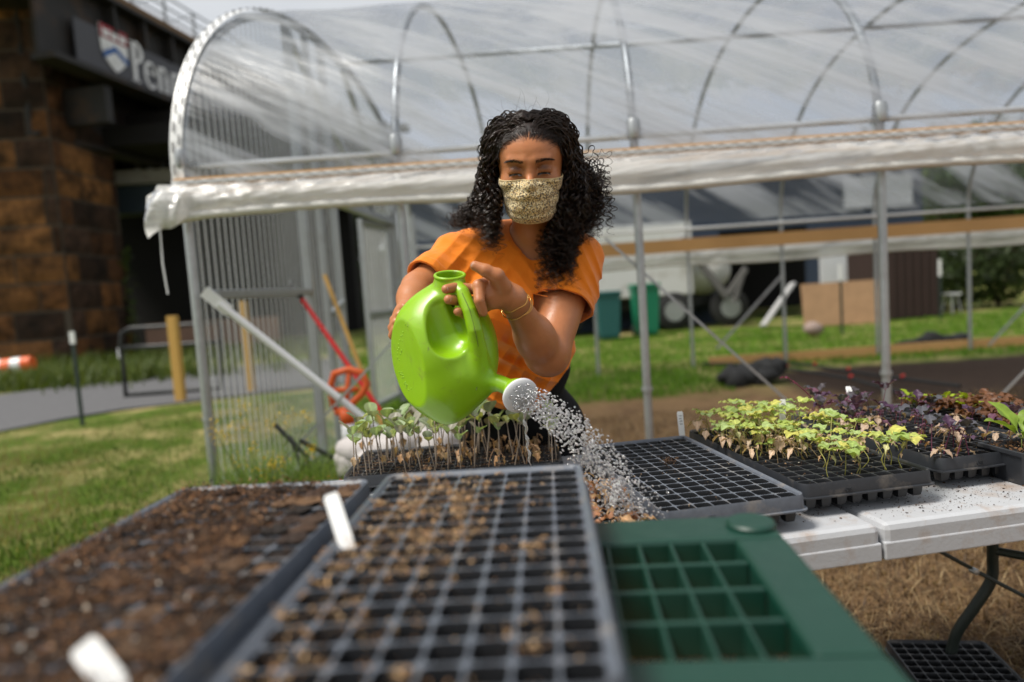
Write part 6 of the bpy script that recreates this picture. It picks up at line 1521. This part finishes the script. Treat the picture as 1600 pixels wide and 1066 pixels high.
# B: yellow green wavy leaves
YG = [(.42, .52, .12), (.52, .58, .15), (.34, .46, .12), (.60, .58, .14), (.42, .54, .20)]; PBs = []
for k in range(9):
    h = .048+.028*r.random(); bx, by = r.normal(0, .014, 2); a = r.uniform(0, 6.28)
    st = [(0, 0, 0), (-bx*.6, -by*.6, h*.35), (bx*.4, by*.4, h*.7), (bx, by, h)]
    lv = [(1, a+2.1*q+r.normal(0, .3), r.uniform(.1, .6), .030*r.uniform(.75, 1.2), dict(tint=YG[(k+q) % 5] if r.random() > .045 else (.62, .45, .03), shape='lobed', curl=.25, fold=.15, wav=.9, seed=k*7+q, ratio=.5, n=11)) for q in range(3)]
    lv += [(.6, a+3.5, -.5, .011, dict(tint=TAN[k % 3], shape='dry', curl=.6, wav=1, seed=k+50, ratio=.26)), (.85, a+.9, -.3, .020, dict(tint=(.58, .56, .26), shape='dry', curl=.6, wav=1, seed=k+60, ratio=.28))]
    PBs.append(seedling('leafy_seedling', 'yellow green wavy leaved seedling in the @ of the crowded tray', 'yellow green seedlings', st, (.42, .40, .12), lv, (.0012, .0009)))
cb = [(i, j) for j in range(16) for i in range(8) if (r.random() < (.75 if j > 5 else .55)) and not (j < 6 and i < 3+(j < 3)*1) and not (j < 1)] + [(3, 1), (4, 1), (5, 2), (6, 1), (7, 2), (2, 1), (7, 1)]
place(PBs, t4, cb[:100], .7, 1.15)
PT = []
for k in range(4):
    h = .025+.02*r.random(); a = r.uniform(0, 6.28); bx, by = r.normal(0, .01, 2)
    PT.append(seedling('dried_seedling', 'dried pale seedling in the @ of the yellow green tray', 'dried seedlings among the yellow green ones', [(0, 0, 0), (bx, by, h*.6), (bx*2, by*2, h)], (.5, .38, .22), [(1, a+q*2, -.3, .022, dict(tint=(.62, .44, .30) if q else (.66, .5, .36), shape='dry', curl=.5, wav=.6, seed=k*3+q, ratio=.4)) for q in range(3)]))
place(PT, t4, [(i, j) for j in range(5, 16) for i in range(8) if r.random() < .55][:44], .9, 1.3)
# C: purple seedlings
PU = [(.085, .04, .085), (.12, .07, .12), (.10, .10, .12), (.15, .06, .10), (.07, .06, .07)]; PC_ = []
for k in range(7):
    h = .035+.03*r.random(); bx, by = r.normal(0, .010, 2); a = r.uniform(0, 6.28)
    PC_.append(seedling('purple_seedling', 'purple leaved seedling in the @ of the purple tray', 'purple seedlings', [(0, 0, 0), (bx*.5, by*.5, h*.5), (bx, by, h)], (.22, .07, .12), [(1, a+2.1*q, r.uniform(.4, 1.1), .028*r.uniform(.8, 1.2), dict(tint=PU[(k+q) % 5], shape='lobed', curl=.2, fold=.3, wav=.8, seed=k*5+q, ratio=.38, n=11)) for q in range(3)]+[(.5, a+1, -.5, .018, dict(tint=TAN[k % 3], shape='dry', curl=.5, wav=1, seed=k, ratio=.4))]))
place(PC_, t5, [(i, j) for j in range(16) for i in range(8) if r.random() < (.48 if j > 7 else .26)][:46], .75, 1.2)
PE = []
for k in range(3):
    a = r.uniform(0, 6.28); PE.append(seedling('dried_seedling', 'dried pale tan seedling in the @ of the purple tray', 'dried seedlings among the purple ones', [(0, 0, 0), (.004, .004, .02), (.01, .006, .034)], (.4, .3, .2), [(1, a+q*2, -.2, .022, dict(tint=(.50, .36, .26), shape='dry', curl=.5, wav=.6, seed=k*3+q, ratio=.42)) for q in range(3)]))
place(PE, t5, [(i, j) for j in range(16) for i in range(8) if r.random() < .2][:24], .8, 1.2)
q = W(1296, 642, 1.80); tq = seedling('bolting_seedling', 'tall purple red seedling leaning left above the others beside the white tags', None, [(0, 0, 0), (-.02, 0, .04), (-.055, 0, .085), (-.095, 0, .125)], (.25, .05, .09), [(1, 1.4, .5, .026, dict(tint=(.16, .03, .06), shape='lobed', wav=1, seed=3, ratio=.4, n=11)), (.9, 1.0, .7, .02, dict(tint=(.12, .03, .05), shape='lobed', wav=1, seed=5, ratio=.4, n=11)), (.8, 4.5, .3, .018, dict(tint=(.14, .04, .06), shape='lobed', wav=1, seed=6, ratio=.4))], (.0022, .0014)); tq.location = (q[0], q[1], .792)
# D: lettuces and brown plants in the right end tray
LT = []
for k in range(3):
    a = r.uniform(0, 6.28); LT.append(seedling('lettuce_seedling', 'bright lettuce in the @ of the tray of brown plants', 'lettuces in the right end tray', [(0, 0, 0), (0, .002, .01), (.0, .003, .02)], (.4, .5, .12), [(1, a+1.3*q, r.uniform(.5, 1.1), .040*r.uniform(.7, 1.1), dict(tint=(.36, .48, .03), shape='leaf', curl=.3, fold=.3, wav=.6, seed=k*5+q, ratio=.34)) for q in range(5)]))
place(LT, t6, [(0, 13), (1, 9), (2, 12), (3, 8), (1, 14), (4, 12), (2, 5)], .8, 1.1)
place(LT, t6, [(1, 15), (3, 14)], .7, .9)
BR = []
for k in range(3):
    a = r.uniform(0, 6.28); BR.append(seedling('brown_seedling', 'dead brown plant in the @ of the right end tray', 'dead brown plants in the right end tray', [(0, 0, 0), (0, .002, .01), (.004, .003, .02)], (.16, .07, .04), [(1, a+1.6*q, r.uniform(.2, 1.1), .032, dict(tint=(.17, .075, .035), shape='dry', curl=.4, wav=1.4, seed=k*5+q, ratio=.45)) for q in range(4)]))
place(BR, t6, [(i, j) for j in range(5, 16) for i in range(6) if r.random() < .62][:38], .8, 1.3)
place(PT[:2], t8, [], 1, 1)
DB = []
for k in range(2):
    a = r.uniform(0, 6.28); DB.append(seedling('dry_plant', 'dry tan plant in the @ of the tray under the falling water', 'dry plants under the falling water', [(0, 0, 0), (0, .004, .02), (.006, .006, .035)], (.5, .3, .16), [(1, a+1.5*q, r.uniform(-.4, .8), .03, dict(tint=[(.62, .38, .2), (.7, .5, .34), (.45, .22, .12)][q % 3], shape='dry', curl=.5, wav=1.3, seed=k*5+q, ratio=.42)) for q in range(4)]))
place(DB, t8, [(i, j) for j in range(1, 16) for i in range(3, 8) if r.random() < .5][:30], .7, 1.1)
for t in PA+PD+PBs+PT+PC_+PE+LT+BR+DB: drop_proto(t)
# the plant in the pot
pc = np.array(pt.location)+V(0, 0, .06)
lp = seedling('lettuce_plant', 'broad green leafy lettuce growing in the small black pot at the right edge', None, [(0, 0, 0), (0, .0, .012), (0, .0, .024)], (.35, .42, .12), [(1, a, p_, s_, dict(tint=(.16, .27, .03) if q % 2 else (.22, .33, .04), shape='leaf', curl=.35, fold=.35, wav=.3, seed=q, ratio=.30, n=11)) for q, (a, p_, s_) in enumerate(((1.6, .8, .07), (2.9, .6, .06), (.4, 1.1, .075), (4.2, .7, .07), (5.3, 1.0, .065), (3.6, 1.2, .07)))]); lp.location = [float(v) for v in pc]
